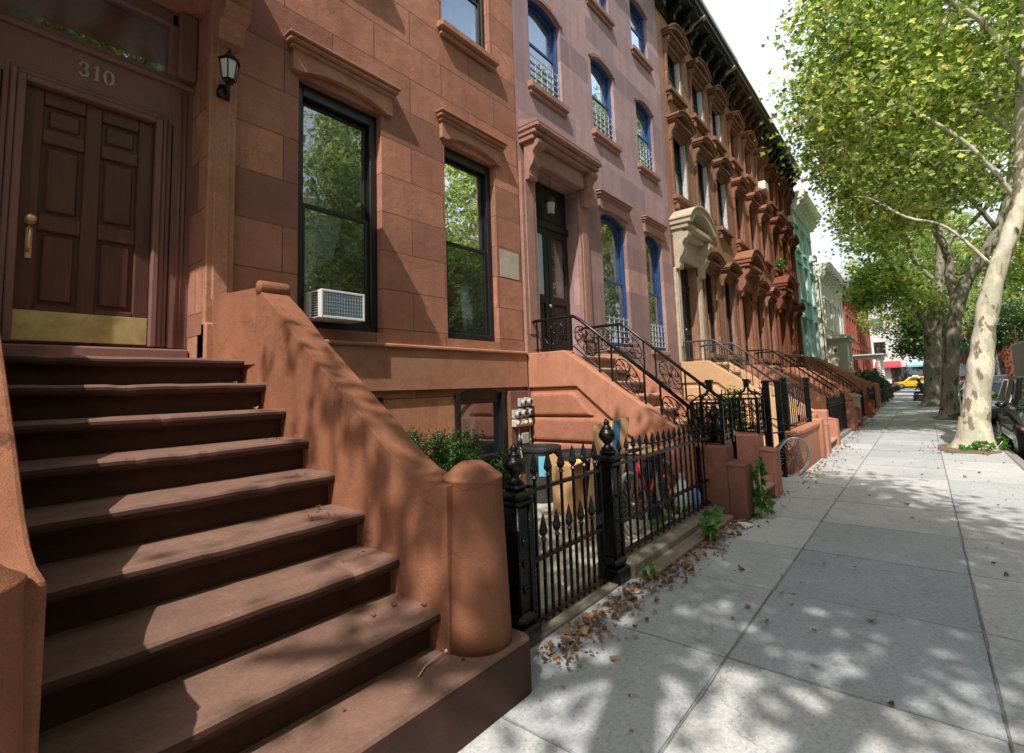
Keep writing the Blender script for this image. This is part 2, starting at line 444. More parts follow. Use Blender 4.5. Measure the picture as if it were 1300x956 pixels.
def bark(nm, k):
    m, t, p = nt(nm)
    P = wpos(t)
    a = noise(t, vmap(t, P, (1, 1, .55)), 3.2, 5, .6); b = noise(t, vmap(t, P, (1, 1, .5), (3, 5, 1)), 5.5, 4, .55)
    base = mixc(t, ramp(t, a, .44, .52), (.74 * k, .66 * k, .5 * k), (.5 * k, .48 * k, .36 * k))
    base = mixc(t, ramp(t, b, .56, .6), base, (.24 * k, .2 * k, .14 * k))
    hi = N(t, 'ShaderNodeSeparateXYZ'); L(t, P, hi.inputs[0])
    base = mixc(t, ramp(t, noise(t, vmap(t, P, (1, 1, .4), (7, 1, 2)), 2.3, 4, .5), .55, .62, (0,) * 3, (.8,) * 3), base, (.8 * k, .77 * k, .64 * k))
    f = noise(t, P, 45, 4, .6)
    base = mixc(t, 1.0, base, ramp(t, f, .3, .7, (.8,) * 3, (1.1,) * 3), 'MULTIPLY')
    L(t, base, p.inputs['Base Color']); p.inputs['Roughness'].default_value = .85
    q = bump(t, p, f, .35, .01); q = bump(t, p, b, .7, .03, q); bump(t, p, a, .8, .04, q)
    return m
M['bark'] = bark('mottled_plane_bark', 1.0); M['bark_dark'] = bark('shaded_plane_bark', .5)  # second copy darkened: crown shade on the farther trunks is in the colour

def paving():
    """concrete flags 1.2 m square: joints at their real places, exposed aggregate, stains"""
    m, t, p = nt('concrete_flags')
    P = wpos(t)
    wb = noise(t, P, 3, 3, .5)
    s = N(t, 'ShaderNodeSeparateXYZ'); L(t, P, s.inputs[0])
    cb = N(t, 'ShaderNodeCombineXYZ')
    for k, off in ((0, -3.2 + 24), (1, -1.05 + 24)):
        q = N(t, 'ShaderNodeMath', operation='MULTIPLY_ADD'); L(t, wb, q.inputs[0]); q.inputs[1].default_value = .02
        w = N(t, 'ShaderNodeMath', operation='ADD'); L(t, s.outputs[k], w.inputs[0]); w.inputs[1].default_value = off
        L(t, w.outputs[0], q.inputs[2]); L(t, q.outputs[0], cb.inputs[k])
    br = N(t, 'ShaderNodeTexBrick'); L(t, cb.outputs[0], br.inputs['Vector'])
    br.offset = 0; br.inputs['Scale'].default_value = 1
    br.inputs['Brick Width'].default_value = 1.2; br.inputs['Row Height'].default_value = 1.2
    br.inputs['Mortar Size'].default_value = .0055; br.inputs['Mortar Smooth'].default_value = .25
    br.inputs['Color1'].default_value = (1.1, 1.07, 1.02, 1); br.inputs['Color2'].default_value = (.74, .77, .82, 1)
    br.inputs['Mortar'].default_value = (.5, .47, .43, 1)
    ag = N(t, 'ShaderNodeTexVoronoi'); ag.inputs['Scale'].default_value = 95; L(t, P, ag.inputs['Vector'])
    ag2 = noise(t, P, 40, 5, .7); big = noise(t, P, .8, 5, .6); mid = noise(t, P, 4.5, 7, .7)
    base = mixc(t, ramp(t, big, .35, .65), (.6, .612, .63), (.48, .5, .53))
    base = mixc(t, ramp(t, mid, .5, .8, (0,) * 3, (.5,) * 3), base, (.36, .36, .36))
    sv = N(t, 'ShaderNodeSeparateColor'); L(t, ag.outputs['Color'], sv.inputs[0])
    base = mixc(t, ramp(t, sv.outputs[0], .0, .22, (.42,) * 3, (0,) * 3), base, (.2, .21, .24))
    base = mixc(t, ramp(t, sv.outputs[1], .82, .9, (0,) * 3, (.6,) * 3), base, (.62, .6, .56))
    base = mixc(t, 1.0, base, ramp(t, ag2, .3, .7, (.78,) * 3, (1.15,) * 3), 'MULTIPLY')
    # hairline cracks and weathered patches
    ck = N(t, 'ShaderNodeTexVoronoi', feature='DISTANCE_TO_EDGE'); ck.inputs['Scale'].default_value = .55
    wv = N(t, 'ShaderNodeVectorMath', operation='ADD'); L(t, P, wv.inputs[0])
    nz = N(t, 'ShaderNodeTexNoise'); nz.inputs['Scale'].default_value = 2.5; nz.inputs['Detail'].default_value = 6; L(t, P, nz.inputs['Vector'])
    sc_ = N(t, 'ShaderNodeVectorMath', operation='SCALE'); sc_.inputs['Scale'].default_value = .8; L(t, nz.outputs['Color'], sc_.inputs[0]); L(t, sc_.outputs[0], wv.inputs[1]); L(t, wv.outputs[0], ck.inputs['Vector'])
    base = mixc(t, ramp(t, ck.outputs['Distance'], .001, .004, (.45,) * 3, (0,) * 3), base, (.16, .15, .14))
    base = mixc(t, ramp(t, noise(t, P, 1.7, 8, .75), .56, .66, (0,) * 3, (.45,) * 3), base, (.33, .31, .27))
    # old flattened gum and oil spots
    gum = N(t, 'ShaderNodeTexVoronoi'); gum.inputs['Scale'].default_value = 1.7; L(t, P, gum.inputs['Vector'])
    base = mixc(t, ramp(t, gum.outputs['Distance'], .03, .06, (.6,) * 3, (0,) * 3), base, (.1, .1, .1))
    base = mixc(t, 1.0, base, br.outputs['Color'], 'MULTIPLY')
    L(t, base, p.inputs['Base Color']); p.inputs['Roughness'].default_value = .85
    b = bump(t, p, ag2, .3, .006)
    inv = N(t, 'ShaderNodeMath', operation='SUBTRACT'); inv.inputs[0].default_value = 1; L(t, br.outputs['Fac'], inv.inputs[1])
    bump(t, p, inv.outputs[0], .6, .01, b)
    return m
M['paving'] = paving()
M['asphalt'] = stone('asphalt', (.06, .06, .062), (.045, .045, .047), dark=.7, fine=120, bstr=.5)
M['ground'] = stone('ground_earth', (.12, .11, .09), (.09, .08, .065))
def siding():
    m, t, p = nt('pale_clapboard')
    P = wpos(t)
    s = N(t, 'ShaderNodeSeparateXYZ'); L(t, P, s.inputs[0])
    mu = N(t, 'ShaderNodeMath', operation='MULTIPLY'); mu.inputs[1].default_value = 1 / .19; L(t, s.outputs[2], mu.inputs[0])
    fr = N(t, 'ShaderNodeMath', operation='FRACT'); L(t, mu.outputs[0], fr.inputs[0])
    base = ramp(t, fr.outputs[0], .0, .12, (.2, .18, .12), (.58, .53, .39))
    base = mixc(t, 1.0, base, ramp(t, noise(t, P, 3, 5), .3, .7, (.85,) * 3, (1.05,) * 3), 'MULTIPLY')
    L(t, base, p.inputs['Base Color']); p.inputs['Roughness'].default_value = .6
    bump(t, p, fr.outputs[0], .5, .02)
    return m
M['siding'] = siding()
# ------------------------------------------------------------------ architecture helpers
YF = 4.9
WCACHE = {}
HY = {}
def wall(mb, x0, x1, z0, z1, y, ops, depth=.22):
    """street front with real openings; op = (x0,x1,z0,z1,arch rise)"""
    xs = sorted({x0, x1} | {o[0] for o in ops} | {o[1] for o in ops})
    zs = sorted({z0, z1} | {o[2] for o in ops} | {o[3] for o in ops})
    for i in range(len(xs) - 1):
        for j in range(len(zs) - 1):
            xc = (xs[i] + xs[i + 1]) / 2; zc = (zs[j] + zs[j + 1]) / 2
            if any(o[0] < xc < o[1] and o[2] < zc < o[3] for o in ops): continue
            mb.quad((xs[i], y, zs[j]), (xs[i + 1], y, zs[j]), (xs[i + 1], y, zs[j + 1]), (xs[i], y, zs[j + 1]))
    for o in ops:
        a, b, c, d = o[:4]; rise = o[4] if len(o) > 4 else 0
        dp = o[5] if len(o) > 5 else depth
        zt = d - rise if rise else d
        mb.quad((a, y, c), (a, y + dp, c), (a, y + dp, zt), (a, y, zt))
        mb.quad((b, y, c), (b, y + dp, c), (b, y + dp, zt), (b, y, zt))
        if len(o) < 7: mb.quad((a, y, c), (b, y, c), (b, y + dp, c), (a, y + dp, c))
        if rise:
            ar = arc_pts(a, b, zt, rise, 12); m = len(ar) // 2
            mb.prism([(a, d)] + [(ar[m][0], d)] + ar[:m][::-1], 'xz', y, y + dp)
            mb.prism([(b, d)] + [(ar[m][0], d)] + ar[m + 1:], 'xz', y, y + dp)
        else:
            mb.quad((a, y, d), (b, y, d), (b, y + dp, d), (a, y + dp, d))
def shell(mb, x0, x1, z1, y, y1, side0=True, side1=True):
    if side0: mb.quad((x0, y, -.1), (x0, y1, -.1), (x0, y1, z1), (x0, y, z1))
    if side1: mb.quad((x1, y, -.1), (x1, y1, -.1), (x1, y1, z1), (x1, y, z1))
    mb.quad((x0, y1, -.1), (x1, y1, -.1), (x1, y1, z1), (x0, y1, z1))
    mb.quad((x0, y, z1), (x1, y, z1), (x1, y1, z1), (x0, y1, z1))
def window(house, x0, x1, z0, z1, mat, gl, arch=0, rec=.14, t=.07, simple=False, guard=False, surround=None):
    w = x1 - x0; h = z1 - z0
    key = (round(w, 3), round(h, 3), mat.name, gl.name, arch, rec, t, simple, guard)
    loc = Vector(((x0 + x1) / 2, YF, z0)) - ORG[house.name]
    loc.y = HY.get(house.name, YF) - ORG[house.name].y
    if key in WCACHE:
        c = copy_tree(WCACHE[key], house); c.location = loc; c.name = 'window'; return c
    a = -w / 2; b = w / 2; y0 = rec; y1 = rec + .12
    f = MB()
    f.box(a, a + t, y0, y1, 0, h - arch, .008); f.box(b - t, b, y0, y1, 0, h - arch, .008)
    f.box(a + t, b - t, y0 - .01, y1, 0, t, .008)
    if arch:
        o = arc_pts(a, b, h - arch, arch, 12); i_ = arc_pts(a + t, b - t, h - arch - t * .4, arch * .96, 12)
        f.prism(o + i_[::-1], 'xz', y0, y1)
    else: f.box(a + t, b - t, y0, y1, h - t * 1.4, h, .008)
    o = f.build('window', mat)
    ORG[o.name] = Vector((0, 0, 0))
    ht = h - (t * .6 if not arch else t * .3)
    mid = t + (h - t) * .47
    s = .05
    if simple:
        g = MB(); g.quad((a + t * .8, y1 - .03, t * .8), (b - t * .8, y1 - .03, t * .8), (b - t * .8, y1 - .03, ht), (a + t * .8, y1 - .03, ht))
        q = g.build('pane', gl, o)
        g = MB(); g.box(a + t, b - t, y0 + .03, y1 - .01, mid - .03, mid + .03); g.build('sash', mat, o)
    else:
        for (za, zb, yy) in ((mid, h - (arch if 0 else 0) - (t * 1.4 if not arch else t), y0 + .075), (t, mid + s, y0 + .03)):
            r = MB()
            zt = zb - arch if (arch and zb > mid + s) else zb
            r.box(a + t, a + t + s, yy, yy + .035, za, zt, .005); r.box(b - t - s, b - t, yy, yy + .035, za, zt, .005)
            r.box(a + t + s, b - t - s, yy, yy + .035, za, za + s, .005)
            if arch and zb > mid + s:
                oo = arc_pts(a + t, b - t, zt, arch * .96, 12); ii = arc_pts(a + t + s, b - t - s, zt - s * .5, arch * .93, 12)
                r.prism(oo + ii[::-1], 'xz', yy, yy + .035)
            else: r.box(a + t + s, b - t - s, yy, yy + .035, zb - s, zb, .005)
            sa = r.build('sash', mat, o)
            ztop = zb if not (arch and zb > mid + s) else zb - .005
            g = MB(); g.quad((a + t + s * .4, yy + .02, za + s * .4), (b - t - s * .4, yy + .02, za + s * .4), (b - t - s * .4, yy + .02, ztop), (a + t + s * .4, yy + .02, ztop))
            g.build('pane', gl, o)
    if guard:
        g = MB(); yy = .05
        gz = .1
        for k in range(5): g.bar((a + .05, yy, gz + k * .13), (b - .05, yy, gz + k * .13), .014)
        for k in range(6):
            x = a + .05 + (w - .1) * k / 5; g.bar((x, yy, gz), (x, yy, gz + .56), .014)
        g.build('window_guard', M['pale_frame'], o)
    o.parent = house; o.location = loc
    WCACHE[key] = o
    return o
def bracket_pts(y, proj, zt, h, lobes=2, n=28):
    """profile of a carved scroll bracket in the yz plane, standing out towards -y"""
    pts = [(y, zt), (y - proj, zt), (y - proj, zt - h * .06)]
    for i in range(n + 1):
        t = i / n
        env = proj * (1 - .72 * t ** .9)
        env *= .88 + .16 * abs(math.cos(PI * lobes * t)) - .14 * (abs(math.sin(PI * lobes * t)) ** .3) * (0 if abs(math.cos(PI * lobes * t)) > .75 else 1)
        pts.append((y - env, zt - h * (.08 + .92 * t)))
    pts.append((y, zt - h))
    return pts
def seg_hood(mb, x0, x1, z, y, proj, rise, th=.1, bed=.14):
    """segmental pediment on a moulded bed"""
    mb.box(x0 + .1, x1 - .1, y - proj * .55, y, z, z + bed * .5, .012)
    mb.box(x0 + .04, x1 - .04, y - proj * .85, y, z + bed * .5, z + bed, .012)
    zb = z + bed
    ao = arc_pts(x0, x1, zb + th, rise, 14); ai = arc_pts(x0 + th, x1 - th, zb, rise * .93, 14)
    mb.prism([(x0, zb)] + ao + [(x1, zb)] + ai[::-1], 'xz', y - proj, y)
    a2 = arc_pts(x0 + th, x1 - th, zb, rise * .93, 14)
    mb.prism(a2, 'xz', y - proj * .45, y)
    a3o = arc_pts(x0 - .03, x1 + .03, zb + th, rise + .035, 14); a3i = arc_pts(x0 - .03, x1 + .03, zb + th - .035, rise + .03, 14)
    mb.prism(a3o + a3i[::-1], 'xz', y - proj - .045, y)
def flat_lintel(mb, x0, x1, z, y, h=.24, arch=.1):
    """straight moulded cap over a window whose bottom edge is cut to an arch"""
    a = arc_pts(x0 + .13, x1 - .13, z - arch * .05, arch, 12)
    mb.prism([(x0 + .05, z), (x0 + .05, z + h * .62), (x1 - .05, z + h * .62), (x1 - .05, z)] + a[::-1], 'xz', y - .06, y)
    mb.box(x0 + .02, x1 - .02, y - .09, y, z + h * .62, z + h * .75, .012)
    mb.box(x0 - .01, x1 + .01, y - .125, y, z + h * .75, z + h * .9, .015)
    mb.box(x0 - .03, x1 + .03, y - .15, y, z + h * .9, z + h, .012)
def sill(mb, x0, x1, z, y, h=.12, p=.12):
    mb.box(x0 - .1, x1 + .1, y - p, y + .12, z - h, z, .02)
    mb.box(x0 - .06, x1 + .06, y - p * .5, y, z - h * 1.6, z - h, .012)
def cornice(house, x0, x1, z, y, mat, brk=None, top=None, proj=.72, step=.8, h=.95):
    c = MB()
    prof = [(y + .3, z), (y - .05, z), (y - .05, z + h * .42), (y - .16, z + h * .46), (y - .16, z + h * .55), (y - proj + .16, z + h * .6), (y - proj + .16, z + h * .7), (y - proj + .06, z + h * .74), (y - proj + .06, z + h * .84), (y - proj, z + h * .9), (y - proj, z + h), (y + .3, z + h)]
    c.prism(prof, 'yz', x0 + .004, x1 - .004)
    n = max(2, round((x1 - x0) / .22))
    for k in range(n):
        xx = x0 + (k + .5) * (x1 - x0) / n
        c.box(xx - .05, xx + .05, y - .24, y - .04, z + h * .44, z + h * .57)
    o = c.build('cornice', mat, house)
    nb = max(2, round((x1 - x0) / step))
    b = MB(); b.prism(bracket_pts(0, proj * .8, 0, h * .62, 2, 16), 'yz', -.075, .075)
    proto = None
    for k in range(nb + 1):
        xx = x0 + .14 + k * (x1 - x0 - .28) / nb
        pos = Vector((xx, y - .045, z + h * .6)) - ORG[house.name]
        if proto is None:
            ORG['__'] = Vector((0, 0, 0))
            proto = b.build('bracket', brk or mat); proto.parent = o; proto.location = pos; q = proto
        else:
            q = proto.copy(); COL.objects.link(q); q.parent = o; q.location = pos
    if top:
        t = MB(); t.box(x0 + .02, x1 - .02, y - proj + .04, y - proj + .22, z + h, z + h + .2); t.build('gutter', top, house)
    return o
def stair(mb, x0, x1, y_first, z_first, n, tread, rise, y_back, nose=.05):
    """steps as one solid with rounded nosings; y grows towards the house"""
    pts = [(y_first + .02, -.12)]
    z = z_first
    y = y_first
    for k in range(n):
        r = .036
        pts.append((y + .02 + nose * .4, z - 2 * r - .004))
        for i in range(7):
            a = -PI / 2 - PI * i / 6
            pts.append((y + r * math.cos(a) + r - nose + .0, z - r + r * math.sin(a)))
        y += tread; z += rise
        if k < n - 1: pts.append((y + .02 + nose * .4, z - rise))
    pts.append((y_back, z - rise)); pts.append((y_back, -.12))
    # worn, slightly uneven edges: the section is repeated across the width with small wobbles and chips
    rr = random.Random(int(x0 * 1000) + n); K = max(4, int((x1 - x0) / .05)); m = len(pts)
    ids = [int(i / 9) for i in range(m)]
    wob = {}
    for st_ in range(max(ids) + 1):
        a = [rr.uniform(-1, 1) for _ in range(4)]
        chips = [(rr.uniform(0, K), rr.uniform(.004, .011)) for _ in range(rr.randint(1, 3))]
        for k in range(K + 1):
            w = .0018 * (a[0] * math.sin(k * .9 + a[1] * 6) + a[2] * math.sin(k * .37 + a[3] * 6)) - .003 * math.exp(-((k - K * .5) / (K * .28)) ** 2)
            c = sum(d for (q, d) in chips if abs(k - q) < .8)
            wob[(st_, k)] = (w, c)
    vs = []
    for k in range(K + 1):
        x = x0 + (x1 - x0) * k / K
        for i, (yy, zz) in enumerate(pts):
            w, c = wob[(ids[i], k)]
            if 0 < i < m - 2 and (i - 1) % 9 < 8: vs.append((x, yy + c, zz + w - c * .5))
            else: vs.append((x, yy, zz))
    fs = [list(range(m)), list(range((K + 1) * m - 1, K * m - 1, -1))]
    for k in range(K):
        for i in range(m):
            j = (i + 1) % m; fs.append([k * m + i, k * m + j, (k + 1) * m + j, (k + 1) * m + i])
    mb.add(vs, fs)
def rosette(mb, x, y, z, r, slope=0):
    """wrought iron medallion in the yz plane"""
    def P(a, rr): return (x, y + rr * math.cos(a), z + rr * math.sin(a) + slope * rr * math.cos(a))
    mb.tube([P(2 * PI * i / 24, r) for i in range(24)], .009, 5, closed=True)
    mb.ball((x, y, z), .035, n=5)
    for k in range(8):
        a0 = 2 * PI * k / 8
        pts = []
        for i in range(12):
            t = i / 11
            ang = a0 + math.sin(t * PI) * .32
            pts.append(P(ang, r * .12 + t * r * .85))
        mb.tube(pts, .007, 4)
        sp = []
        for i in range(14):
            t = i / 13
            aa = a0 + .2 + t * 5.5; rr = r * .2 * (1 - t * .75)
            cx = r * .68
            sp.append((x, y + cx * math.cos(a0 + .12) + rr * math.cos(aa), z + cx * math.sin(a0 + .12) + rr * math.sin(aa) + slope * (cx * math.cos(a0 + .12) + rr * math.cos(aa))))
        mb.tube(sp, .006, 4)
def railing(stoop, x, ya, yb, yc, za, zc, zb_off, mat, style):
    """handrail: level from ya (wall) to yb, sloping to yc; infill by style. rail top heights za (level) and zc (foot)"""
    r = MB(); ext = .12
    top = [(x, ya + .1, za - .03), (x, ya, za), (x, yb, za), (x, (yb * .93 + yc * .07), za + (zc - za) * .05), (x, yc, zc)]
    r.tube(top, .026, 8)
    # curled foot
    r.tube([(x, yc, zc)] + [(x, yc - .1 * math.sin(t * 1.25), zc - .02 - .13 * t) for t in (.4, .9, 1.5, 2.1)], .018, 6)
    bz = zb_off
    r.tube([(x, ya, za - bz), (x, yb, za - bz), (x, yc + .1, zc - bz + .07)], .011, 5)
    sl = (za - zc) / (yb - yc)
    def ztop(y): return za if y >= yb else za - (yb - y) * sl
    if style == 'rosette':
        ys = [ya - .05, yb + .04, yb - .42, yb - .62, yb - 1.1, yb - 1.32, yb - 1.72]
        ys = [y for y in ys if y > yc + .02] + [yc + .05]
        for y in ys: r.bar((x, y, ztop(y) - bz - .06), (x, y, ztop(y)), .022)
        rosette(r, x, (ya + yb) / 2 - .01, za - bz / 2, .19)
        for y in (yb - .2, yb - .86, yb - 1.52):
            rosette(r, x, y, ztop(y) - bz / 2 + .0, .18, sl)
            for s2 in (-1, 1): r.tube([(x, y + s2 * .2, ztop(y + s2 * .2) - bz + .02), (x, y + s2 * .12, ztop(y + s2 * .12) - bz + .1), (x, y + s2 * .2, ztop(y + s2 * .2) - bz + .16)], .006, 4)
    else:
        y = ya; k = 0
        while y > yc + .03:
            zt = ztop(y)
            big = k % 4 == 0
            r.bar((x, y, zt - bz - (.12 if big else 0)), (x, y, zt), .02 if big else .012)
            if style == 'curl' and not big:
                r.tube([(x, y + .055 * math.cos(a * .6), zt - .09 + .04 * math.sin(a * .6)) for a in range(0, 11)], .005, 4)
            y -= .135; k += 1
    return r.build('railing', mat, stoop)
def picket(mb, x, y, z0, z1, w=.018, fin=True, leafy=False):
    mb.box(x - w / 2, x + w / 2, y - w / 2, y + w / 2, z0, z1)
    if fin:
        s = 1.25 if leafy else 1
        mb.lathe((x, y, z1), [(.012, 0), (.022, .012), (.012, .03), (.01, .045), (.025 * s, .065), (.02 * s, .095), (.007, .14 * s), (.001, .155 * s)], 6, smooth=False)
        if leafy:
            for sg in (-1, 1):
                mb.tube([(x, y, z1 + .03), (x + sg * .034, y, z1 + .06), (x + sg * .03, y, z1 + .105)], [.009, .013, .003], 4)
def iron_post(fence, x, y, z1, w=.2, name='post'):
    p = MB(); h = w / 2
    p.box(x - h * 1.35, x + h * 1.35, y - h * 1.35, y + h * 1.35, 0, .12, .015)
    p.box(x - h * 1.15, x + h * 1.15, y - h * 1.15, y + h * 1.15, .12, .2, .03)
    p.box(x - h * .8, x + h * .8, y - h * .8, y + h * .8, .2, z1 - .12, .012)
    for sx in (-1, 1):
        for sy in (-1, 1):
            p.tube([(x + sx * h * .8, y + sy * h * .8, .2), (x + sx * h * .8, y + sy * h * .8, z1 - .12)], .016, 5)
    for zz in (.34, .5, z1 - .35): p.ball((x, y - h * .8, zz), .03, .02, .03, 5)
    p.box(x - h * 1.0, x + h * 1.0, y - h * 1.0, y + h * 1.0, z1 - .12, z1 - .07, .015)
    p.box(x - h * 1.3, x + h * 1.3, y - h * 1.3, y + h * 1.3, z1 - .07, z1 - .02, .02)
    p.box(x - h * .8, x + h * .8, y - h * .8, y + h * .8, z1 - .02, z1 + .02, .02)
    o = p.build(name, M['black_iron'], fence)
    f = MB()
    f.lathe((x, y, z1 + .02), [(.05, 0), (.06, .01), (.03, .035), (.028, .05), (.06, .085), (.075, .12), (.062, .16), (.04, .175), (.045, .185), (.03, .2), (.022, .215), (.028, .23), (.012, .255), (.001, .265)], 14)
    f.build('finial', M['black_iron'], o)
    return o
def spear_fence(fence, xa, xb, y, z0, z1, n, mid=None, leafy=False, shorts=None, mat=None, name='railing_panel', fin=True, wd=.0175):
    p = MB()
    for z in (z0 + .04, z1 - .0) + ((mid,) if mid else ()):
        p.box(xa, xb, y - .016, y + .016, z - .014, z + .014)
    for k in range(n):
        x = xa + (k + .5) * (xb - xa) / n
        picket(p, x, y, z0, z1 + .06, wd, fin=fin, leafy=leafy)
        if shorts and k < n:
            xs = x + .5 * (xb - xa) / n
            if k < n - 1: picket(p, xs, y, z0, shorts, fin=True, leafy=True)
    return p.build(name, mat or M['black_iron'], fence)

# ------------------------------------------------------------------ setting
def sheet(name, x0, x1, y0, y1, z, m):
    g = MB(); g.quad((x0, y0, z), (x1, y0, z), (x1, y1, z), (x0, y1, z))
    o = g.build(name, m); return tag(o, kind='structure')
sheet('ground', -200, 400, -200, 200, -.2, M['ground'])
sheet('road', -60, 250, -11.2, -1.30, -.13, M['asphalt'])
def slab(name, x0, x1, y0, y1, z0, z1, m, b=0):
    g = MB(); g.box(x0, x1, y0, y1, z0, z1, b); return tag(g.build(name, m), kind='structure')
g = MB(); rs = random.Random(3)      # individually laid flags, a few millimetres out of level
yl = [-1.16, -.15, 1.05, 2.06]
for ix in range(-12, 60):
    xa = 3.2 + 1.2 * (ix - 3); xb = xa + 1.2
    for j in range(3):
        z = [-.002 + rs.uniform(-.0035, .0035) for _ in range(4)]
        e = .004
        q = [(xa + e, yl[j] + e, z[0]), (xb - e, yl[j] + e, z[1]), (xb - e, yl[j + 1] - e, z[2]), (xa + e, yl[j + 1] - e, z[3])]
        g.add(q + [(a, b, -.05) for a, b, c in q], [(0, 1, 2, 3), (0, 1, 5, 4), (1, 2, 6, 5), (2, 3, 7, 6), (3, 0, 4, 7)])
xs0, xs1 = 3.2 + 1.2 * -15, 3.2 + 1.2 * 57
g.box(xs0, xs1, -1.16, 2.06, -.3, -.012); g.box(xs1, 88, -1.16, 2.06, -.3, -.002); g.box(-40, xs0, -1.16, 2.06, -.3, -.002)
tag(g.build('sidewalk', M['paving']), kind='structure')
slab('kerb', -40, 88, -1.32, -1.165, -.3, .004, M['graykerb'], .02)
slab('sidewalk', -40, 88, -14.8, -11.2, -.3, 0, M['paving'])
sheet('road', 88, 100, -200, 200, -.126, M['asphalt'])
slab('front_yard', 2.3, 80, 2.065, 4.95, -.3, .012, M['concrete'])
for i, (x, y) in enumerate(((14.9, -.62), (25, -.62), (35, -.25), (46, -.5), (-1.5, -.7))):
    g = MB()
    pts = []
    rr = random.Random(i)
    for k in range(20):
        a = 2 * PI * k / 20
        pts.append((x + (.95 + rr.uniform(-.1, .1)) * math.copysign(abs(math.cos(a)) ** .6, math.cos(a)), max(-1.13, y + (.5 + rr.uniform(-.06, .06)) * math.copysign(abs(math.sin(a)) ** .6, math.sin(a)))))
    vs = [(p[0], p[1], .006) for p in pts]
    g.add(vs + [(x, y, .05)], [(k, (k + 1) % 20, 20) for k in range(20)], True)
    tag(g.build('tree_pit_soil', M['soil']), kind='structure')

# ------------------------------------------------------------------ house 1 (number 310)
h1 = thing('brownstone_house', 'brown ashlar rowhouse numbered 310 with black framed windows, nearest the camera', 'house', (3.15, YF, 0))
W1 = [(2.54, 3.6, 2.34, 5.06, .0), (4.65, 5.72, 2.34, 5.12, .0)]
UP = [(.35, 1.4), (2.54, 3.58), (4.66, 5.7)]
ops = [(-.02, 1.66, 2.0, 5.32, 0, .62, 'no sill')] + [(a, b, 6.88, 8.75, .0) for a, b in UP] + [(a, b, 10.0, 11.6, 0) for a, b in UP] + W1
w = MB(); wall(w, -.9, 6.31, 2.2, 12.6, YF, [(o[0], o[1], max(o[2], 2.2)) + tuple(o[3:]) for o in ops]); shell(w, -.9, 6.31, 12.6, YF + .02, 16)
w.build('wall', M['h1'], h1)
w = MB()
w.box(1.9, 6.308, YF - .05, YF + .2, 1.66, 2.165, 0)
w.box(1.9, 6.306, YF - .085, YF + .2, 2.165, 2.215, .015)
w.build('belt_course', M['h1trim'], h1)
w = MB(); wall(w, 1.9, 6.31, -.05, 1.66, YF + .01, [(2.55, 3.6, .5, 1.58), (4.75, 5.79, .12, 1.66, .1)], .2)
w.build('base_wall', M['h1base'], h1)
# patch of grey repair stone beside the last window
g = MB(); g.box(5.78, 6.24, YF - .006, YF + .02, 3.37, 3.80); g.build('repair_patch', M['concrete'], h1)
for a, b, z, hh, ar in [(2.4, 3.78, 5.08, .36, .1), (4.52, 5.88, 5.14, .36, .1)] + [(a - .13, b + .13, z, hh, .08) for a, b in UP for z, hh in ((8.72, .34), (11.58, .3))]:
    w = MB(); flat_lintel(w, a, b, z, YF, hh, ar); w.build('lintel', M['h1trim'], h1)
for a, b in UP:
    for z in (6.88, 10.0): w = MB(); sill(w, a, b, z, YF); w.build('sill', M['h1trim'], h1)
for a, b, c, d, _ in W1: window(h1, a, b, c, d, M['black_frame'], M['glass'], 0, .1, .1)
for a, b in UP:
    window(h1, a, b, 6.88, 8.75, M['black_frame'], M['glass_up'], 0, .1, .07)
    window(h1, a, b, 10.0, 11.6, M['black_frame'], M['glass_up'], 0, .1, .07)
window(h1, 2.55, 3.6, .5, 1.58, M['black_frame'], M['glass_dark'], 0, .1, .07, simple=True)
gw = MB()   # basement door-window with a storm sash
gw.box(4.75, 4.84, YF - .03, YF + .12, .1, 1.58, .01); gw.box(5.70, 5.79, YF - .03, YF + .12, .1, 1.58, .01)
gw.prism(arc_pts(4.75, 5.79, 1.56, .1, 10) + [(5.79, 1.5), (4.75, 1.5)], 'xz', YF + .03, YF + .12)
gw.box(4.84, 5.70, YF + .02, YF + .1, .62, .7, .01); gw.box(4.84, 5.7, YF + .02, YF + .1, 1.44, 1.5, .01)
gwo = gw.build('basement_window', M['black_frame'], h1)
g = MB(); g.quad((4.84, YF + .07, .7), (5.7, YF + .07, .7), (5.7, YF + .07, 1.44), (4.84, YF + .07, 1.44)); g.build('pane', M['glass'], gwo)
g = MB(); g.quad((4.84, YF + .08, .1), (5.7, YF + .08, .1), (5.7, YF + .08, .62), (4.84, YF + .08, .62)); g.build('lower_panel', M['blackdoor'], gwo)
# doorway: pilasters, hood, brackets
for xa, xb in ((-.28, -.024), (1.664, 1.9)):
    w = MB(); w.box(xa, xb, YF - .06, YF + .1, 1.98, 5.45, .012)
    w.box(xa + .05, xb - .05, YF - .075, YF, 2.5, 5.0, .012)
    w.box(xa - .02 * (xa < 0), xb + .03 * (xa > 0), YF - .09, YF + .1, .5, 2.3, .015); w.box(xa, xb, YF + .1, YF + .62, .5, 2.21)
    w.build('pilaster', M['h1trim'], h1)
for xa, xb in ((-.26, -.04), (1.68, 1.9)):
    b = MB(); b.prism(bracket_pts(YF - .06, .42, 5.45, .52, 2, 30), 'yz', xa, xb); b.build('bracket', M['h1trim'], h1)
w = MB()
w.box(-.34, 1.97, YF - .78, YF, 5.45, 5.55, .015); w.box(-.37, 2.0, YF - .92, YF, 5.55, 5.72, .03); w.box(-.34, 1.97, YF - .84, YF, 5.72, 5.82, .02)
w.prism([(YF, 5.82), (YF - .5, 5.82), (YF - .4, 5.92), (YF, 6.02)], 'yz', -.3, 1.94)
w.build('door_hood', M['h1trim'], h1)
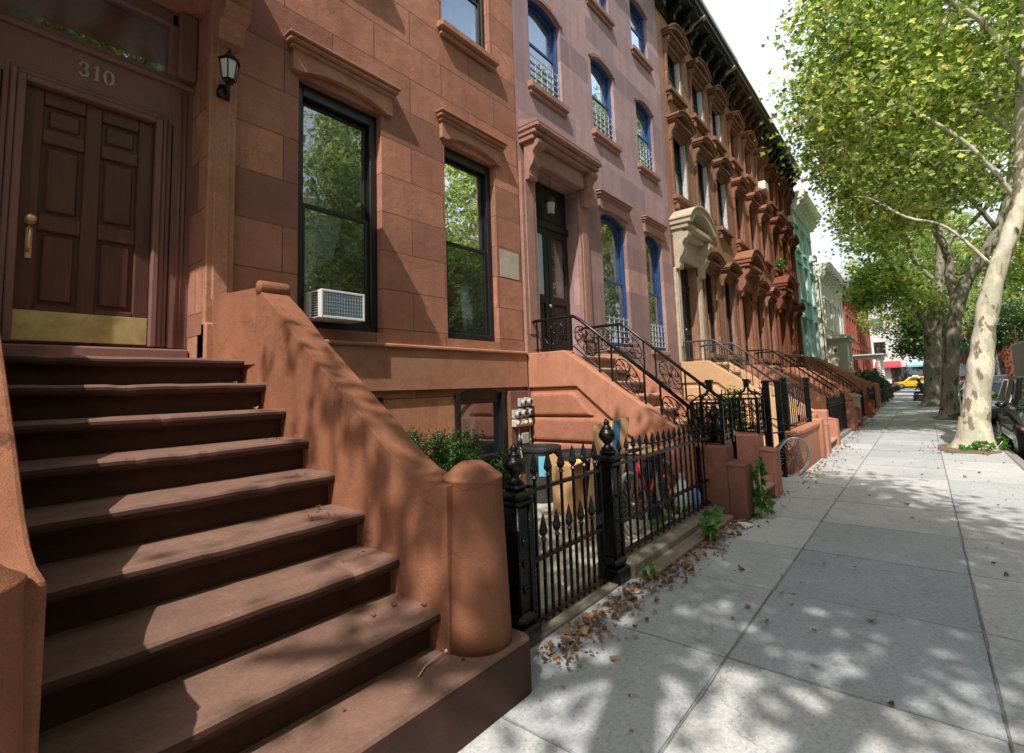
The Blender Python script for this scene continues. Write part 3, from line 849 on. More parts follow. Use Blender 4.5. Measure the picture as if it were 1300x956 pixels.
# door frame
YD = YF + .36
w = MB()
w.box(-.02, .36, YD - .02, YF + .61, 2.1, 5.3, .0)        # wide side panels
w.box(1.50, 1.66, YD - .02, YF + .61, 2.1, 5.3, .0)
w.box(.36, 1.5, YD - .02, YF + .6, 4.2, 4.58, .0)           # panel with the number
for xa in (1.56, 1.6, .28, .22): w.tube([(xa, YD - .02, 2.1), (xa, YD - .02, 4.55)], .014, 6)
w.box(-.02, 1.66, YD - .06, YD + .1, 4.58, 4.63, .012)
w.box(-.02, 1.66, YD - .03, YD + .1, 4.63, 4.68, .01)
w.box(-.02, .2, YD - .05, YD + .1, 4.68, 5.3, .02); w.box(1.44, 1.66, YD - .05, YD + .1, 4.68, 5.3, .02); w.box(1.50, 1.66, YD - .12, YD, 4.66, 5.32, .02)
w.box(-.02, 1.66, YD - .05, YD + .1, 5.16, 5.32, .02)
# moulded casing round the door leaf
for (d0, d1, yy) in ((.0, .05, -.06), (.05, .09, -.045), (.09, .13, -.025)):
    w.box(.5 - d1, .5 - d0, YD + yy, YD + .02, 2.1, 4.16 + d1, .008); w.box(1.36 + d0, 1.36 + d1, YD + yy, YD + .02, 2.1, 4.16 + d1, .008)
    w.box(.5 - d0, 1.36 + d0, YD + yy, YD + .02, 4.16 + d0, 4.16 + d1, .008)
w.build('door_frame', M['casing'], h1)
g = MB(); g.quad((.2, YD + .02, 4.68), (1.44, YD + .02, 4.68), (1.44, YD + .02, 5.16), (.2, YD + .02, 5.16)); g.build('transom_pane', M['glass'], h1)
d = MB(); zb, zt = 2.1, 4.16
d.box(.5, 1.36, YD + .04, YD + .09, zb, zt)
st = [(.5, .615), (.875, .985), (1.245, 1.36)]
rl = [(zb, zb + .3), (zb + .9, zb + 1.03), (zb + 1.62, zb + 1.73), (zt - .12, zt)]
for a, b in st: d.box(a, b, YD + .005, YD + .05, zb, zt, .008)
for a, b in rl:
    for i in range(2): d.box(st[i][1], st[i + 1][0], YD + .005, YD + .05, a, b, .008)
for i in range(2):
    for j in range(3):
        x0, x1, z0, z1 = st[i][1] + .03, st[i + 1][0] - .03, rl[j][1] + .03, rl[j + 1][0] - .03
        d.box(x0, x1, YD + .018, YD + .05, z0, z1, .018)
door = d.build('door', M['doorwood'], h1)
g = MB(); g.box(.505, 1.355, YD - .002, YD + .01, zb + .02, zb + .255, .003); g.build('kick_plate', M['brass'], door)
g = MB(); g.lathe((0, 0, 0), [(.034, 0), (.036, .012), (.016, .02), (.014, .045), (.03, .055), (.034, .075), (.022, .092), (.001, .096)], 16)
g.xf(Matrix.Translation((.57, YD + .006, 3.06)) @ Matrix.Rotation(PI / 2, 4, 'X'))
g.tube([(.57, YD - .02, 3.0), (.568, YD - .06, 2.95), (.565, YD - .055, 2.85), (.563, YD - .02, 2.8)], .011, 8)
g.box(.55, .59, YD - .004, YD + .01, 2.76, 3.0, .004)
g.build('door_handle', M['brass'], door)
g = MB(); g.box(-.015, 1.655, YD - .1, YF + .605, 1.97, 2.085, .015); g.build('threshold', M['casing'], h1)
# numerals
def numeral(ch, x, z, s, y):
    g = MB(); dd = .012
    if ch == '1':
        g.prism([(x + .05 * s, z), (x + .35 * s, z), (x + .35 * s, z + .1 * s), (x + .28 * s, z + .12 * s), (x + .28 * s, z + s), (x + .2 * s, z + s), (x + .04 * s, z + .86 * s), (x + .04 * s, z + .8 * s), (x + .13 * s, z + .82 * s), (x + .13 * s, z + .12 * s), (x + .05 * s, z + .1 * s)], 'xz', y - dd, y)
    elif ch == '0':
        o = [(x + .3 * s + .3 * s * math.cos(a * PI / 12), z + .5 * s + .5 * s * math.sin(a * PI / 12)) for a in range(24)]
        i_ = [(x + .3 * s + .13 * s * math.cos(a * PI / 12), z + .5 * s + .4 * s * math.sin(a * PI / 12)) for a in range(24)]
        for k in range(24):
            j = (k + 1) % 24
            g.prism([o[k], o[j], i_[j], i_[k]], 'xz', y - dd, y)
    else:
        def band(cx, cz, rx, rz, a0, a1, t0, t1):
            n = 14
            for k in range(n):
                q = []
                for m_, sg in ((k, 1), (k + 1, 1), (k + 1, -1), (k, -1)):
                    t = m_ / n; a = R(a0 + (a1 - a0) * t); th = (t0 + (t1 - t0) * math.sin(PI * t)) * s / 2
                    q.append((cx + (rx * s + sg * th) * math.cos(a), cz + (rz * s + sg * th * .7) * math.sin(a)))
                g.prism(q, 'xz', y - dd, y)
        band(x + .27 * s, z + .73 * s, .17, .2, 165, -85, .08, .17); band(x + .27 * s, z + .28 * s, .2, .23, 85, -165, .08, .18)
        for (cx, cz) in ((.12, .78), (.1, .2)):
            g.prism([(x + cx * s + .085 * s * math.cos(a * PI / 5), z + cz * s + .085 * s * math.sin(a * PI / 5)) for a in range(10)], 'xz', y - dd - .001, y)
    return g
nb = MB()
for ch, dx in (('3', 0), ('1', .098), ('0', .166)):
    q = numeral(ch, .80 + dx, 4.36, .135, YD - .02); nb.add(q.v, q.f)
nb.build('house_number', M['number'], h1)
cornice(h1, -.9, 6.31, 12.6, YF, M['blackcornice'])

# stoop of house 1
st1 = MB()
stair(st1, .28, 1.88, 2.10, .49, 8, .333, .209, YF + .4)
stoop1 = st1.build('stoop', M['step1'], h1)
g = MB()     # wide bottom step with rounded corners, the newels stand on it
def rrect(x0, x1, y0, y1, r, n=6):
    pts = []
    for cx, cy, a0 in ((x1 - r, y1 - r, 0), (x0 + r, y1 - r, 90), (x0 + r, y0 + r, 180), (x1 - r, y0 + r, 270)):
        for i in range(n + 1):
            a = R(a0 + 90 * i / n); pts.append((cx + r * math.cos(a), cy + r * math.sin(a)))
    return pts
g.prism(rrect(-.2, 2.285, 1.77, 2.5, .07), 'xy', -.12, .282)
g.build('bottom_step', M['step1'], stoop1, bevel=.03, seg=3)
prof = [(4.21, 2.527), (3.885, 2.305), (3.57, 2.055), (3.117, 1.74), (2.69, 1.444), (2.535, 1.324), (2.405, 1.236), (2.285, 1.171), (2.155, 1.134), (1.99, 1.125)]
for xa, xb, fl in ((1.85, 2.08, 1), (.07, .3, -1)):
    c = MB()
    c.prism(prof + [(1.99, -.1), (4.88, -.1), (4.88, 2.545), (4.27, 2.545)], 'yz', xa, xb)
    if fl > 0:   # flare that runs back to the door pilaster
        c.prism([(1.85, 4.24), (1.72, 4.838), (1.9, 4.885), (1.86, 4.885)], 'xy', 1.9, 2.543)
    else:
        c.prism([(.3, 4.24), (.3, 4.885), (.22, 4.885), (.22, 4.3)], 'xy', 1.9, 2.543)
    c.build('cheek_wall', M['stoop1'], stoop1, bevel=.018, seg=2)
    s = MB(); s.lathe((0, 0, 0), [(.01, 0), (.054, .006), (.058, .02), (.058, .24), (.054, .252), (.01, .256)], 18)
    s.xf(Matrix.Translation((xa - .013, 4.2, 2.54)) @ Matrix.Rotation(PI / 2, 4, 'Y'))
    s.build('scroll', M['stoop1'], stoop1)
    n = MB(); xc = 2.06 if fl > 0 else .085
    n.lathe((xc, 2.0, 0), [(.196, .26), (.19, .45), (.164, 1.13), (.17, 1.136), (.171, 1.146), (.164, 1.153), (.135, 1.172), (.1, 1.205), (.06, 1.228), (.001, 1.236)], 40)
    n.build('newel_post', M['stoop1'], stoop1)

# wall lantern on the pilaster
lt = thing('wall_lantern', 'black coach lantern with clear glass on the pilaster right of door 310', 'lantern', (1.77, YF - .06, 4.5))
q = MB()
lx, ly = 1.77, YF - .2
q.lathe((lx, YF - .075, 4.47), [(.055, -.06), (.06, -.0), (.05, .06)], 12)
q.tube([(lx, YF - .08, 4.46), (lx, ly + .03, 4.43), (lx, ly, 4.47), (lx, ly, 4.52)], .014, 8)
q.lathe((lx, ly, 4.5), [(.02, 0), (.04, .02), (.045, .035), (.06, .045)], 6, smooth=False)
q.build('bracket', M['black_iron'], lt)
q = MB()
for k in range(6):
    a = 2 * PI * k / 6
    q.tube([(lx + .058 * math.cos(a), ly + .058 * math.sin(a), 4.545), (lx + .082 * math.cos(a), ly + .082 * math.sin(a), 4.72)], .006, 4)
q.lathe((lx, ly, 4.715), [(.09, 0), (.1, .008), (.092, .018), (.05, .06), (.022, .085), (.02, .095), (.01, .1), (.014, .115), (.006, .13), (.001, .15)], 6, smooth=False)
q.build('cage', M['black_iron'], lt)
q = MB(); q.lathe((lx, ly, 4.545), [(.054, 0), (.078, .17)], 6, smooth=False); q.build('lamp_glass', M['headlight'], lt)

# window air conditioner
ac = thing('window_air_conditioner', 'white air conditioner box in the big window beside the stoop', 'air conditioner', (2.88, YF, 2.42))
q = MB(); ya, yb = YF - .22, YF + .15
q.box(2.68, 3.2, ya + .02, yb, 2.42, 2.72, .012); q.build('case', M['dull_white'], ac)
q = MB()
for k in range(10):
    z = 2.45 + k * .026
    q.box(2.672, 2.682, ya + .06, ya + .18, z, z + .01)
q.build('side_louvre', M['darkplastic'], ac)
q = MB(); q.box(2.7, 3.18, ya + .008, ya + .022, 2.44, 2.70); q.build('coil', M['card_blue'], ac)
q = MB()
q.box(2.68, 2.705, ya, ya + .03, 2.42, 2.72, .004); q.box(3.175, 3.2, ya, ya + .03, 2.42, 2.72, .004)
q.box(2.705, 3.175, ya, ya + .03, 2.42, 2.445, .004); q.box(2.705, 3.175, ya, ya + .03, 2.695, 2.72, .004)
q.build('grille_frame', M['dull_white'], ac)
q = MB()
for k in range(24): q.box(2.715 + k * .0195, 2.717 + k * .0195, ya + .003, ya + .008, 2.445, 2.695)
for k in range(6): q.box(2.705, 3.175, ya + .002, ya + .005, 2.48 + k * .038, 2.482 + k * .038)
q.build('grille', M['meter'], ac)

# ------------------------------------------------------------------ house 2 (mauve)
h2 = thing('mauve_rowhouse', 'mauve painted rowhouse with bright blue window frames and flat door hood', 'house', (9.6, YF, 0))
X0, X1 = 6.314, 12.85
C2 = [(6.78, 7.8), (8.98, 9.98), (11.16, 12.14)]
P2 = [(9.05, 10.22, 2.44, 5.33, .16), (11.22, 12.22, 2.44, 5.33, .16)]
U2 = [(a, b, 7.0, 8.78, .14) for a, b in C2]; T2 = [(a, b, 10.05, 11.5, .12) for a, b in C2]
w = MB(); wall(w, X0, X1, 5.75, 12.6, YF, U2 + T2); shell(w, X0, X1, 12.6, YF + .02, 16); w.build('wall', M['h2'], h2)
w = MB(); wall(w, X0, X1, 2.2, 5.75, YF - .004, P2 + [(6.72, 8.1, 2.2, 5.4, 0, .3)]); w.build('parlour_wall', M['h2low'], h2)
w = MB(); wall(w, X0, X1, -.05, 2.2, YF - .03, [(9.1, 10.2, .3, 1.7, .12), (11.2, 12.2, .3, 1.7, .12)])
w.quad((X0, YF - .03, 2.2), (X1, YF - .03, 2.2), (X1, YF, 2.2), (X0, YF, 2.2))
w.build('base_wall', M['h2trim'], h2)
for xa, xb in ((6.32, 6.716), (8.104, 8.44)):
    w = MB(); w.box(xa, xb, YF - .06, YF, 2.16, 5.4, .01); w.box(xa + .08, xb - .08, YF - .075, YF, 2.5, 5.1, .01); w.build('pilaster', M['h2trim'], h2)
for xa in (6.42, 8.16):
    b = MB(); b.prism(bracket_pts(YF - .06, .3, 5.72, .62, 2, 30), 'yz', xa, xa + .22); b.build('bracket', M['h2trim'], h2)
w = MB()
w.box(6.36, 8.44, YF - .3, YF, 5.72, 5.8, .012); w.box(6.34, 8.46, YF - .36, YF, 5.8, 5.88, .02); w.box(6.33, 8.48, YF - .43, YF, 5.88, 5.98, .03); w.box(6.35, 8.46, YF - .4, YF, 5.98, 6.03, .015)
w.prism([(YF, 6.03), (YF - .36, 6.03), (YF, 6.14)], 'yz', 6.36, 8.45); w.box(6.7, 8.12, YF - .2, YF, 5.4, 5.72, .02)
w.build('door_hood', M['h2trim'], h2)
for a, b, c, d_, e in P2: w = MB(); flat_lintel(w, a - .12, b + .12, d_ - .02, YF, .36, .02); w.build('lintel', M['h2trim'], h2)
for a, b, c, d_, e in U2 + T2:
    w = MB(); o = arc_pts(a - .09, b + .09, d_ - e + .02, e + .05, 12); i_ = arc_pts(a, b, d_ - e, e, 12)
    w.prism(o + i_[::-1], 'xz', YF - .03, YF); w.build('lintel', M['h2trim'], h2)
for a, b, c, d_, e in U2 + T2: w = MB(); sill(w, a, b, c, YF, .13, .1); w.build('sill', M['h2trim'], h2)
for a, b, c, d_, e in P2: w = MB(); w.box(a - .02, b + .02, YF - .07, YF + .1, c - .1, c, .012); w.build('sill', M['h2trim'], h2)
for a, b, c, d_, e in P2: window(h2, a, b, c, d_, M['blue_frame'], M['glass'], e, .08, .07, guard=True)
for a, b, c, d_, e in U2: window(h2, a, b, c, d_, M['blue_frame'], M['glass_up'], e, .07, .06, guard=True)
for a, b, c, d_, e in T2: window(h2, a, b, c, d_, M['blue_frame'], M['glass_up'], e, .07, .06)
for a, b in ((9.1, 10.2), (11.2, 12.2)): window(h2, a, b, .3, 1.7, M['black_frame'], M['glass_dark'], .12, .1, .07, simple=True)
d = MB(); yd = YF + .22
d.box(6.72, 8.1, yd + .03, yd + .1, 2.2, 5.4); d.box(6.72, 8.1, yd - .03, yd + .03, 4.55, 4.68, .01)
for xa, xb in ((6.74, 7.4), (7.42, 8.08)):
    d.box(xa, xa + .12, yd, yd + .05, 2.2, 4.55, .008); d.box(xb - .12, xb, yd, yd + .05, 2.2, 4.55, .008)
    for za, zb_ in ((2.2, 2.5), (3.15, 3.3), (4.42, 4.55)): d.box(xa + .12, xb - .12, yd, yd + .05, za, zb_, .008)
    d.box(xa + .15, xb - .15, yd + .015, yd + .04, 2.53, 3.12, .015)
do = d.build('door', M['blackdoor'], h2)
g = MB(); g.quad((6.86, yd + .025, 3.3), (7.28, yd + .025, 3.3), (7.28, yd + .025, 4.42), (6.86, yd + .025, 4.42)); g.build('door_pane', M['glass_light'], do)
g = MB(); g.quad((7.54, yd + .025, 3.3), (7.96, yd + .025, 3.3), (7.96, yd + .025, 4.42), (7.54, yd + .025, 4.42)); g.build('door_pane', M['glass_dark'], do)
g = MB(); g.ball((7.36, yd - .04, 3.1), .03, n=6); g.build('door_knob', M['brass'], do)
g = MB(); g.quad((6.76, yd + .0, 4.7), (8.06, yd + .0, 4.7), (8.06, yd + .0, 5.34), (6.76, yd + .0, 5.34)); g.build('transom_pane', M['blackdoor'], h2)
hl = thing('hanging_lantern', 'dark lantern hanging in the doorway of the mauve house', 'lantern', (7.3, YF + .05, 5.6))
q = MB(); q.tube([(7.3, YF + .05, 5.42), (7.3, YF + .05, 5.1)], .008, 5)
q.lathe((7.3, YF + .05, 4.72), [(.02, 0), (.06, .02), (.09, .26), (.11, .28), (.05, .36), (.01, .4)], 6, smooth=False); q.build('lantern_body', M['darkplastic'], hl)
q = MB(); q.lathe((7.3, YF + .05, 4.76), [(.066, 0), (.09, .2)], 6, smooth=False); q.build('lamp_glass', M['meter'], hl)
cornice(h2, X0, X1, 12.6, YF, M['blackcornice'])

def low_stoop(house, xn, xf, mats, style, ztop=2.19, yb=4.18, yc=2.42, zc=1.0, rail=.52, panels=True, pier=(True, True), piermat=None, cw=.26, zw=2.2, foot=1.79, railmat=None):
    """straight stoop between two low cheek walls with iron railings"""
    mc, ms = mats
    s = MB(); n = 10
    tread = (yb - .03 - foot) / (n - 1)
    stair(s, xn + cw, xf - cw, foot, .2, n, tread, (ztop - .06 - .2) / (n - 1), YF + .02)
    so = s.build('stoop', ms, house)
    sl = (ztop - zc) / (yb - yc)
    yfoot = max(2.2, yc - .25)
    zf = zc - (yc - yfoot) * sl
    for i, (xa, xb) in enumerate(((xn, xn + cw), (xf - cw, xf))):
        c = MB()
        th = .55
        c.prism([(YF - .035, ztop), (yb, ztop), (yfoot, zf), (yfoot, max(-.1, zf - .72)), (yb - .2, ztop - th), (YF - .035, ztop - th)], 'yz', xa, xb)
        c.prism([(YF - .035, ztop - th), (yb - .2, ztop - th), (yfoot, max(-.1, zf - .72)), (yfoot, -.1), (YF - .035, -.1)], 'yz', xa + .05, xb - .05)
        co = c.build('cheek_wall', mc, so, bevel=.015)
        if panels and i == 0:
            for k in range(4):
                z0 = .06 + k * .38; z1 = z0 + .36
                # keep under the sloping band
                yend = yb - .2 - max(0, (ztop - th - z1)) * 0 - .0
                lim = (z1 - max(-.1, zf - .72)) / (ztop - th - max(-.1, zf - .72))
                yl = yfoot + max(0, min(1, lim)) * (yb - .2 - yfoot) + .12
                z1 = min(z1, ztop - th - .03)
                if z1 - z0 < .1: continue
                b = MB(); b.prism([(YF - .05, z0), (YF - .05, z1), (yl + .02, z1), (max(yfoot + .05, yl - .30), z0)], 'yz', xa - .02, xa + .09)
                b.build('panel_block', M['terra_dark'] if mc is M['terra'] else mc, so, bevel=.055, seg=3)
        if pier[i]:
            p = MB(); pa, pb = xa + .0, xb + .1
            p.box(pa, pb, 1.92, yfoot + .1, -.1, .86, .025); p.box(pa + .01, pb + .03, 1.72, 1.93, -.1, .62, .025)
            p.prism([(1.722, .62), (1.93, .62), (1.93, .66)], 'yz', pa + .012, pb + .028)
            p.build('pier', (piermat or mc) if (i == 0 or piermat is not M['pier']) else M['coral'], so)  # mauve house: shade on near pier and sun on far pier set by colour
        railing(so, (xa + xb) / 2, YF - .1, yb - .12, yc - .08, ztop + rail, zc + .3, rail - .05, railmat or M['black_iron'], style)
    return so
def cage_post(x, y, z, label, w=.34, h=.52):
    """openwork wrought iron newel cage standing on a pier"""
    t = thing('iron_cage_post', label, 'iron post', (x, y, z), 0, 'openwork iron newel cages')
    q = MB(); a = w / 2
    for sx in (-1, 1):
        for sy in (-1, 1): q.box(x + sx * a - .022, x + sx * a + .022, y + sy * a - .022, y + sy * a + .022, z, z + h, .004)
    for zz in (z + .03, z + .12, z + h - .02):
        for sg in (-1, 1):
            q.bar((x - a, y + sg * a, zz), (x + a, y + sg * a, zz), .02); q.bar((x + sg * a, y - a, zz), (x + sg * a, y + a, zz), .02)
    q.build('frame', M['black_iron'], t)
    q = MB()
    for sg in (-1, 1):
        for k in (-.5, 0, .5):
            q.bar((x + k * w * .6, y + sg * a, z + .03), (x + k * w * .6, y + sg * a, z + h), .012); q.bar((x + sg * a, y + k * w * .6, z + .03), (x + sg * a, y + k * w * .6, z + h), .012)
            for j in range(3):
                zc = z + .2 + j * .1
                q.tube([(x + k * w * .6 + .035 * math.cos(u), y + sg * a, zc + .04 * math.sin(u)) for u in [i * .6 for i in range(10)]], .006, 4)
                q.tube([(x + sg * a, y + k * w * .6 + .035 * math.cos(u), zc + .04 * math.sin(u)) for u in [i * .6 for i in range(10)]], .006, 4)
    q.build('scrollwork', M['black_iron'], t)
    q = MB()
    for sx in (-1, 1):
        for sy in (-1, 1):
            q.tube([(x + sx * a, y + sy * a, z + h), (x + sx * a * .7, y + sy * a * .7, z + h + .06), (x + sx * a * .25, y + sy * a * .25, z + h + .1), (x, y, z + h + .2)], .011, 5)
            q.tube([(x + sx * a * (1 + .25 * math.cos(u)), y + sy * a * (1 + .25 * math.cos(u)), z + h + .05 + .04 * math.sin(u)) for u in [i * .6 for i in range(9)]], .007, 4)
    q.box(x - .035, x + .035, y - .035, y + .035, z + h + .16, z + h + .27, .01); q.box(x - .045, x + .045, y - .045, y + .045, z + h + .25, z + h + .28, .008)
    q.build('cap', M['black_iron'], t)
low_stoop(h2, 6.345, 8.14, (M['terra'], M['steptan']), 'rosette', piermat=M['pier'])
cage_post(6.62, 2.14, .862, 'openwork iron cage post on the brown pier at the end of the spear fence', .36)
cage_post(8.2, 2.1, .862, 'openwork iron cage post on the terracotta pier right of the mauve house steps', .34)
# ------------------------------------------------------------------ houses 3-5 (heavy carved brownstones)
def carved_house(name, label, x0, x1, mw, mt, mh, frame, corn, stoopm, style, brkm=None, top=None, pale=False, railmat=None):
    h = thing(name, label, 'house', ((x0 + x1) / 2, YF, 0))
    W = x1 - x0
    cs = [(x0 + .095 * W, x0 + .095 * W + .95), (x0 + .42 * W, x0 + .42 * W + .95), (x0 + .74 * W, x0 + .74 * W + .95)]
    U = [(a, b, 6.85, 8.75, .06) for a, b in cs]; T = [(a, b, 10.0, 11.35, .06) for a, b in cs]
    P = [(a - .03, b + .03, 2.5, 5.1, .06) for a, b in cs[1:]]
    dx0, dx1 = x0 + .45, x0 + 1.75
    w = MB(); wall(w, x0 + .002, x1 - .002, 2.15, 12.35, YF, U + T + P + [(dx0, dx1, 2.15, 5.0, 0, .3)])
    shell(w, x0 + .002, x1 - .002, 12.35, YF + .02, 16); w.build('wall', mw, h)
    w = MB(); wall(w, x0 + .002, x1 - .002, -.05, 2.15, YF - .03, [(a, b, .3, 1.7, .1) for a, b in cs[1:]])
    w.quad((x0, YF - .03, 2.15), (x1, YF - .03, 2.15), (x1, YF, 2.15), (x0, YF, 2.15)); w.build('base_wall', mt, h)
    for a, b in cs[1:]: window(h, a, b, .3, 1.7, M['black_frame'], M['glass_dark'], .1, .1, .07, simple=True)
    for a, b, c, d, e in P: window(h, a, b, c, d, frame, M['glass_dark'], e, .1, .08)
    for a, b, c, d, e in U + T: window(h, a, b, c, d, frame, M['glass_dark'], e, .1, .07)
    for (lst, hh) in ((U, .3), (T, .3), (P, .26)):
        for a, b, c, d, e in lst:
            g = MB(); seg_hood(g, a - .24, b + .24, d + .1, YF, .3, hh * .8, .09, .13)
            g.box(a - .14, b + .14, YF - .07, YF, d - .02, d + .1, .01)
            for xx in (a - .19, b + .05): g.prism(bracket_pts(YF, .2, d + .1, .42, 1, 14), 'yz', xx, xx + .14)
            g.box(a - .17, a - .03, YF - .06, YF, c, d - .3, .012); g.box(b + .03, b + .17, YF - .06, YF, c, d - .3, .012)
            g.build('window_hood', mt, h)
            g = MB(); sill(g, a - .08, b + .08, c, YF, .15, .17)
            for xx in (a - .1, b - .04): g.box(xx, xx + .14, YF - .12, YF, c - .42, c - .15, .03)
            g.build('sill', mt, h)
    if pale:   # flaking pale jambs inside the openings
        for a, b, c, d, e in U + T: g = MB(); g.box(b - .012, b + .03, YF - .03, YF + .1, c + .02, d - .1); g.build('jamb', M['pale_frame'], h)
    # doorway
    g = MB(); seg_hood(g, dx0 - .42, dx1 + .42, 5.62, YF, .55, .42, .16, .26)
    g.box(dx0 - .3, dx1 + .3, YF - .12, YF, 5.0, 5.62, .02); g.build('door_hood', mh, h)
    for xa in (dx0 - .38, dx1 + .08):
        b = MB(); b.prism(bracket_pts(YF - .05, .4, 5.64, .95, 2, 30), 'yz', xa, xa + .3); b.box(xa - .02, xa + .32, YF - .07, YF, 2.15, 4.72, .015); b.box(xa + .05, xa + .25, YF - .09, YF, 2.6, 4.6, .012)
        b.build('bracket', mh, h)
    d = MB(); yd = YF + .2
    d.box(dx0, dx1, yd + .03, yd + .1, 2.15, 5.0); d.box(dx0, dx1, yd - .02, yd + .05, 4.35, 4.46, .01)
    xm = (dx0 + dx1) / 2
    for xa, xb in ((dx0 + .02, xm - .01), (xm + .01, dx1 - .02)):
        d.box(xa, xa + .1, yd, yd + .05, 2.15, 4.35, .008); d.box(xb - .1, xb, yd, yd + .05, 2.15, 4.35, .008)
        for za, zb_ in ((2.15, 2.4), (3.0, 3.12), (4.24, 4.35)): d.box(xa + .1, xb - .1, yd, yd + .05, za, zb_, .008)
    do = d.build('door', M['blackdoor'], h)
    g = MB(); g.ball((xm + .08, yd - .04, 3.15), .03, n=5); g.build('door_knob', M['rim'], do)
    cornice(h, x0, x1, 12.2, YF, corn, brkm, top)
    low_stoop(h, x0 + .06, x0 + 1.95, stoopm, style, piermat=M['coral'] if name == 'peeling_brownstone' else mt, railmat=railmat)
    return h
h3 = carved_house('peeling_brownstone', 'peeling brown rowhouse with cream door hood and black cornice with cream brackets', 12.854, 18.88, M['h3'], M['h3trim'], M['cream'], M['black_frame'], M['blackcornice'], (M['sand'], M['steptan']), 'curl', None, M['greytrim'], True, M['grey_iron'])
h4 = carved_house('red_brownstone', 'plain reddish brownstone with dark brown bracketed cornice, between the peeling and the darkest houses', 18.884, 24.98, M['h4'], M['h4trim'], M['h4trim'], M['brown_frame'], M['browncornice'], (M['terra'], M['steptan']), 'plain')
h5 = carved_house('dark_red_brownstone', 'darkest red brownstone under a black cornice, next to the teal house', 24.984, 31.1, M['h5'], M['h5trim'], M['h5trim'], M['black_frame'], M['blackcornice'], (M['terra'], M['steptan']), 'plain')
# two cream ends show under the black cornice of the peeling house
for xx in (15.1, 18.3):
    b = MB(); b.prism(bracket_pts(YF - .05, .66, 12.84, .3, 1, 14), 'yz', xx - .09, xx + .09); b.build('cream_bracket', M['cream'], h3)

# ------------------------------------------------------------------ teal house
h6 = thing('teal_rowhouse', 'teal painted flat fronted rowhouse with a white bracketed cornice', 'house', (34.2, YF, 0))
x0, x1 = 31.2, 37.3
cs = [(31.75, 32.65), (33.75, 34.65), (35.8, 36.7)]
O6 = [(a, b, 6.2, 8.2) for a, b in cs] + [(a, b, 9.0, 10.4) for a, b in cs] + [(a, b, 2.6, 5.1) for a, b in cs[1:]]
w = MB(); wall(w, x0, x1, -.05, 11.5, YF, O6 + [(31.6, 32.75, 2.0, 5.0)]); shell(w, x0, x1, 11.5, YF + .02, 16); w.build('wall', M['teal'], h6)
for o in O6: window(h6, o[0], o[1], o[2], o[3], M['whitetrim'], M['glass_up'] if o[2] > 6 else M['glass_dark'], 0, .06, .07)
for o in O6:
    w = MB(); w.box(o[0] - .12, o[1] + .12, YF - .1, YF, o[2] - .12, o[2], .015); w.build('sill', M['teal'], h6)
    w = MB(); w.box(o[0] - .12, o[1] + .12, YF - .1, YF, o[3], o[3] + .12, .015); w.build('lintel', M['teal'], h6)
w = MB(); w.box(31.45, 32.9, YF - .18, YF, 5.05, 5.3, .02); w.build('door_lintel', M['teal'], h6)
w = MB(); w.box(31.6, 32.75, YF + .1, YF + .2, 2.0, 5.0); w.box(31.7, 32.65, YF + .06, YF + .1, 2.1, 4.2, .02); w.build('door', M['glass_light'], h6)
cornice(h6, x0, x1, 11.2, YF, M['whitetrim'], None, None, .75, .75)
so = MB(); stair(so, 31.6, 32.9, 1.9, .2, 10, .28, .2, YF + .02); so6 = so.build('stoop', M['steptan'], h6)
for xa in (31.2, 32.9):
    c = MB(); c.prism([(YF - .01, 2.9), (4.6, 2.9), (2.2, 1.35), (1.85, 1.3), (1.85, -.1), (YF - .01, -.1)], 'yz', xa, xa + .4); c.build('cheek_wall', M['terra'], so6, bevel=.03)
q = thing('window_air_conditioner', 'small white air conditioner in an upper window of the teal house', 'air conditioner', (36.25, YF, 9.02))
g = MB(); g.box(35.95, 36.55, YF - .35, YF + .1, 9.02, 9.4, .02); g.build('case', M['dull_white'], q)
g = MB(); g.box(35.99, 36.51, YF - .356, YF - .345, 9.06, 9.36); g.build('grille', M['darkplastic'], q)

for (hx, z, lab) in ((30.0, 10.0, 'white air conditioner in a top floor window of the darkest brownstone, by the teal house'), (23.85, 10.0, 'white air conditioner in a top floor window of the plain reddish brownstone')):
    q = thing('window_air_conditioner', lab, 'air conditioner', (hx, YF, z))
    g = MB(); g.box(hx - .3, hx + .3, YF - .3, YF + .12, z + .01, z + .4, .02); g.build('case', M['dull_white'], q)
    g = MB(); g.box(hx - .26, hx + .26, YF - .306, YF - .295, z + .05, z + .36); g.build('grille', M['meter'], q)
# ------------------------------------------------------------------ clapboard house with white entrance vestibule
h7 = thing('clapboard_house', 'pale clapboard house with white corner boards and a boxy white vestibule', 'house', (43, 4.65, 0)); HY[h7.name] = 4.65
cs = [(38.6, 39.6), (40.9, 41.9), (43.2, 44.2), (45.5, 46.5)]
O7 = [(a, b, 5.0, 6.95) for a, b in cs]
w = MB(); wall(w, 37.6, 47.9, -.05, 8.4, 4.65, O7); w.build('wall', M['siding'], h7)
w = MB(); shell(w, 37.32, 48.1, 8.4, 4.66, 15); w.box(37.32, 37.62, 4.6, 4.72, -.05, 8.3, .01); w.box(47.88, 48.1, 4.6, 4.72, -.05, 8.3, .01); w.build('side_wall', M['beige'], h7)
for o in O7: window(h7, o[0], o[1], o[2], o[3], M['whitetrim'], M['glass_up'], 0, .03, .08)
for o in O7:
    w = MB(); w.box(o[0] - .14, o[0], 4.6, 4.66, o[2], o[3], .01); w.box(o[1], o[1] + .14, 4.6, 4.66, o[2], o[3], .01); w.box(o[0] - .2, o[1] + .2, 4.55, 4.66, o[3], o[3] + .16, .01); w.box(o[0] - .2, o[1] + .2, 4.55, 4.66, o[2] - .1, o[2], .01)
    w.build('window_trim', M['whitetrim'], h7)
HYsave = YF
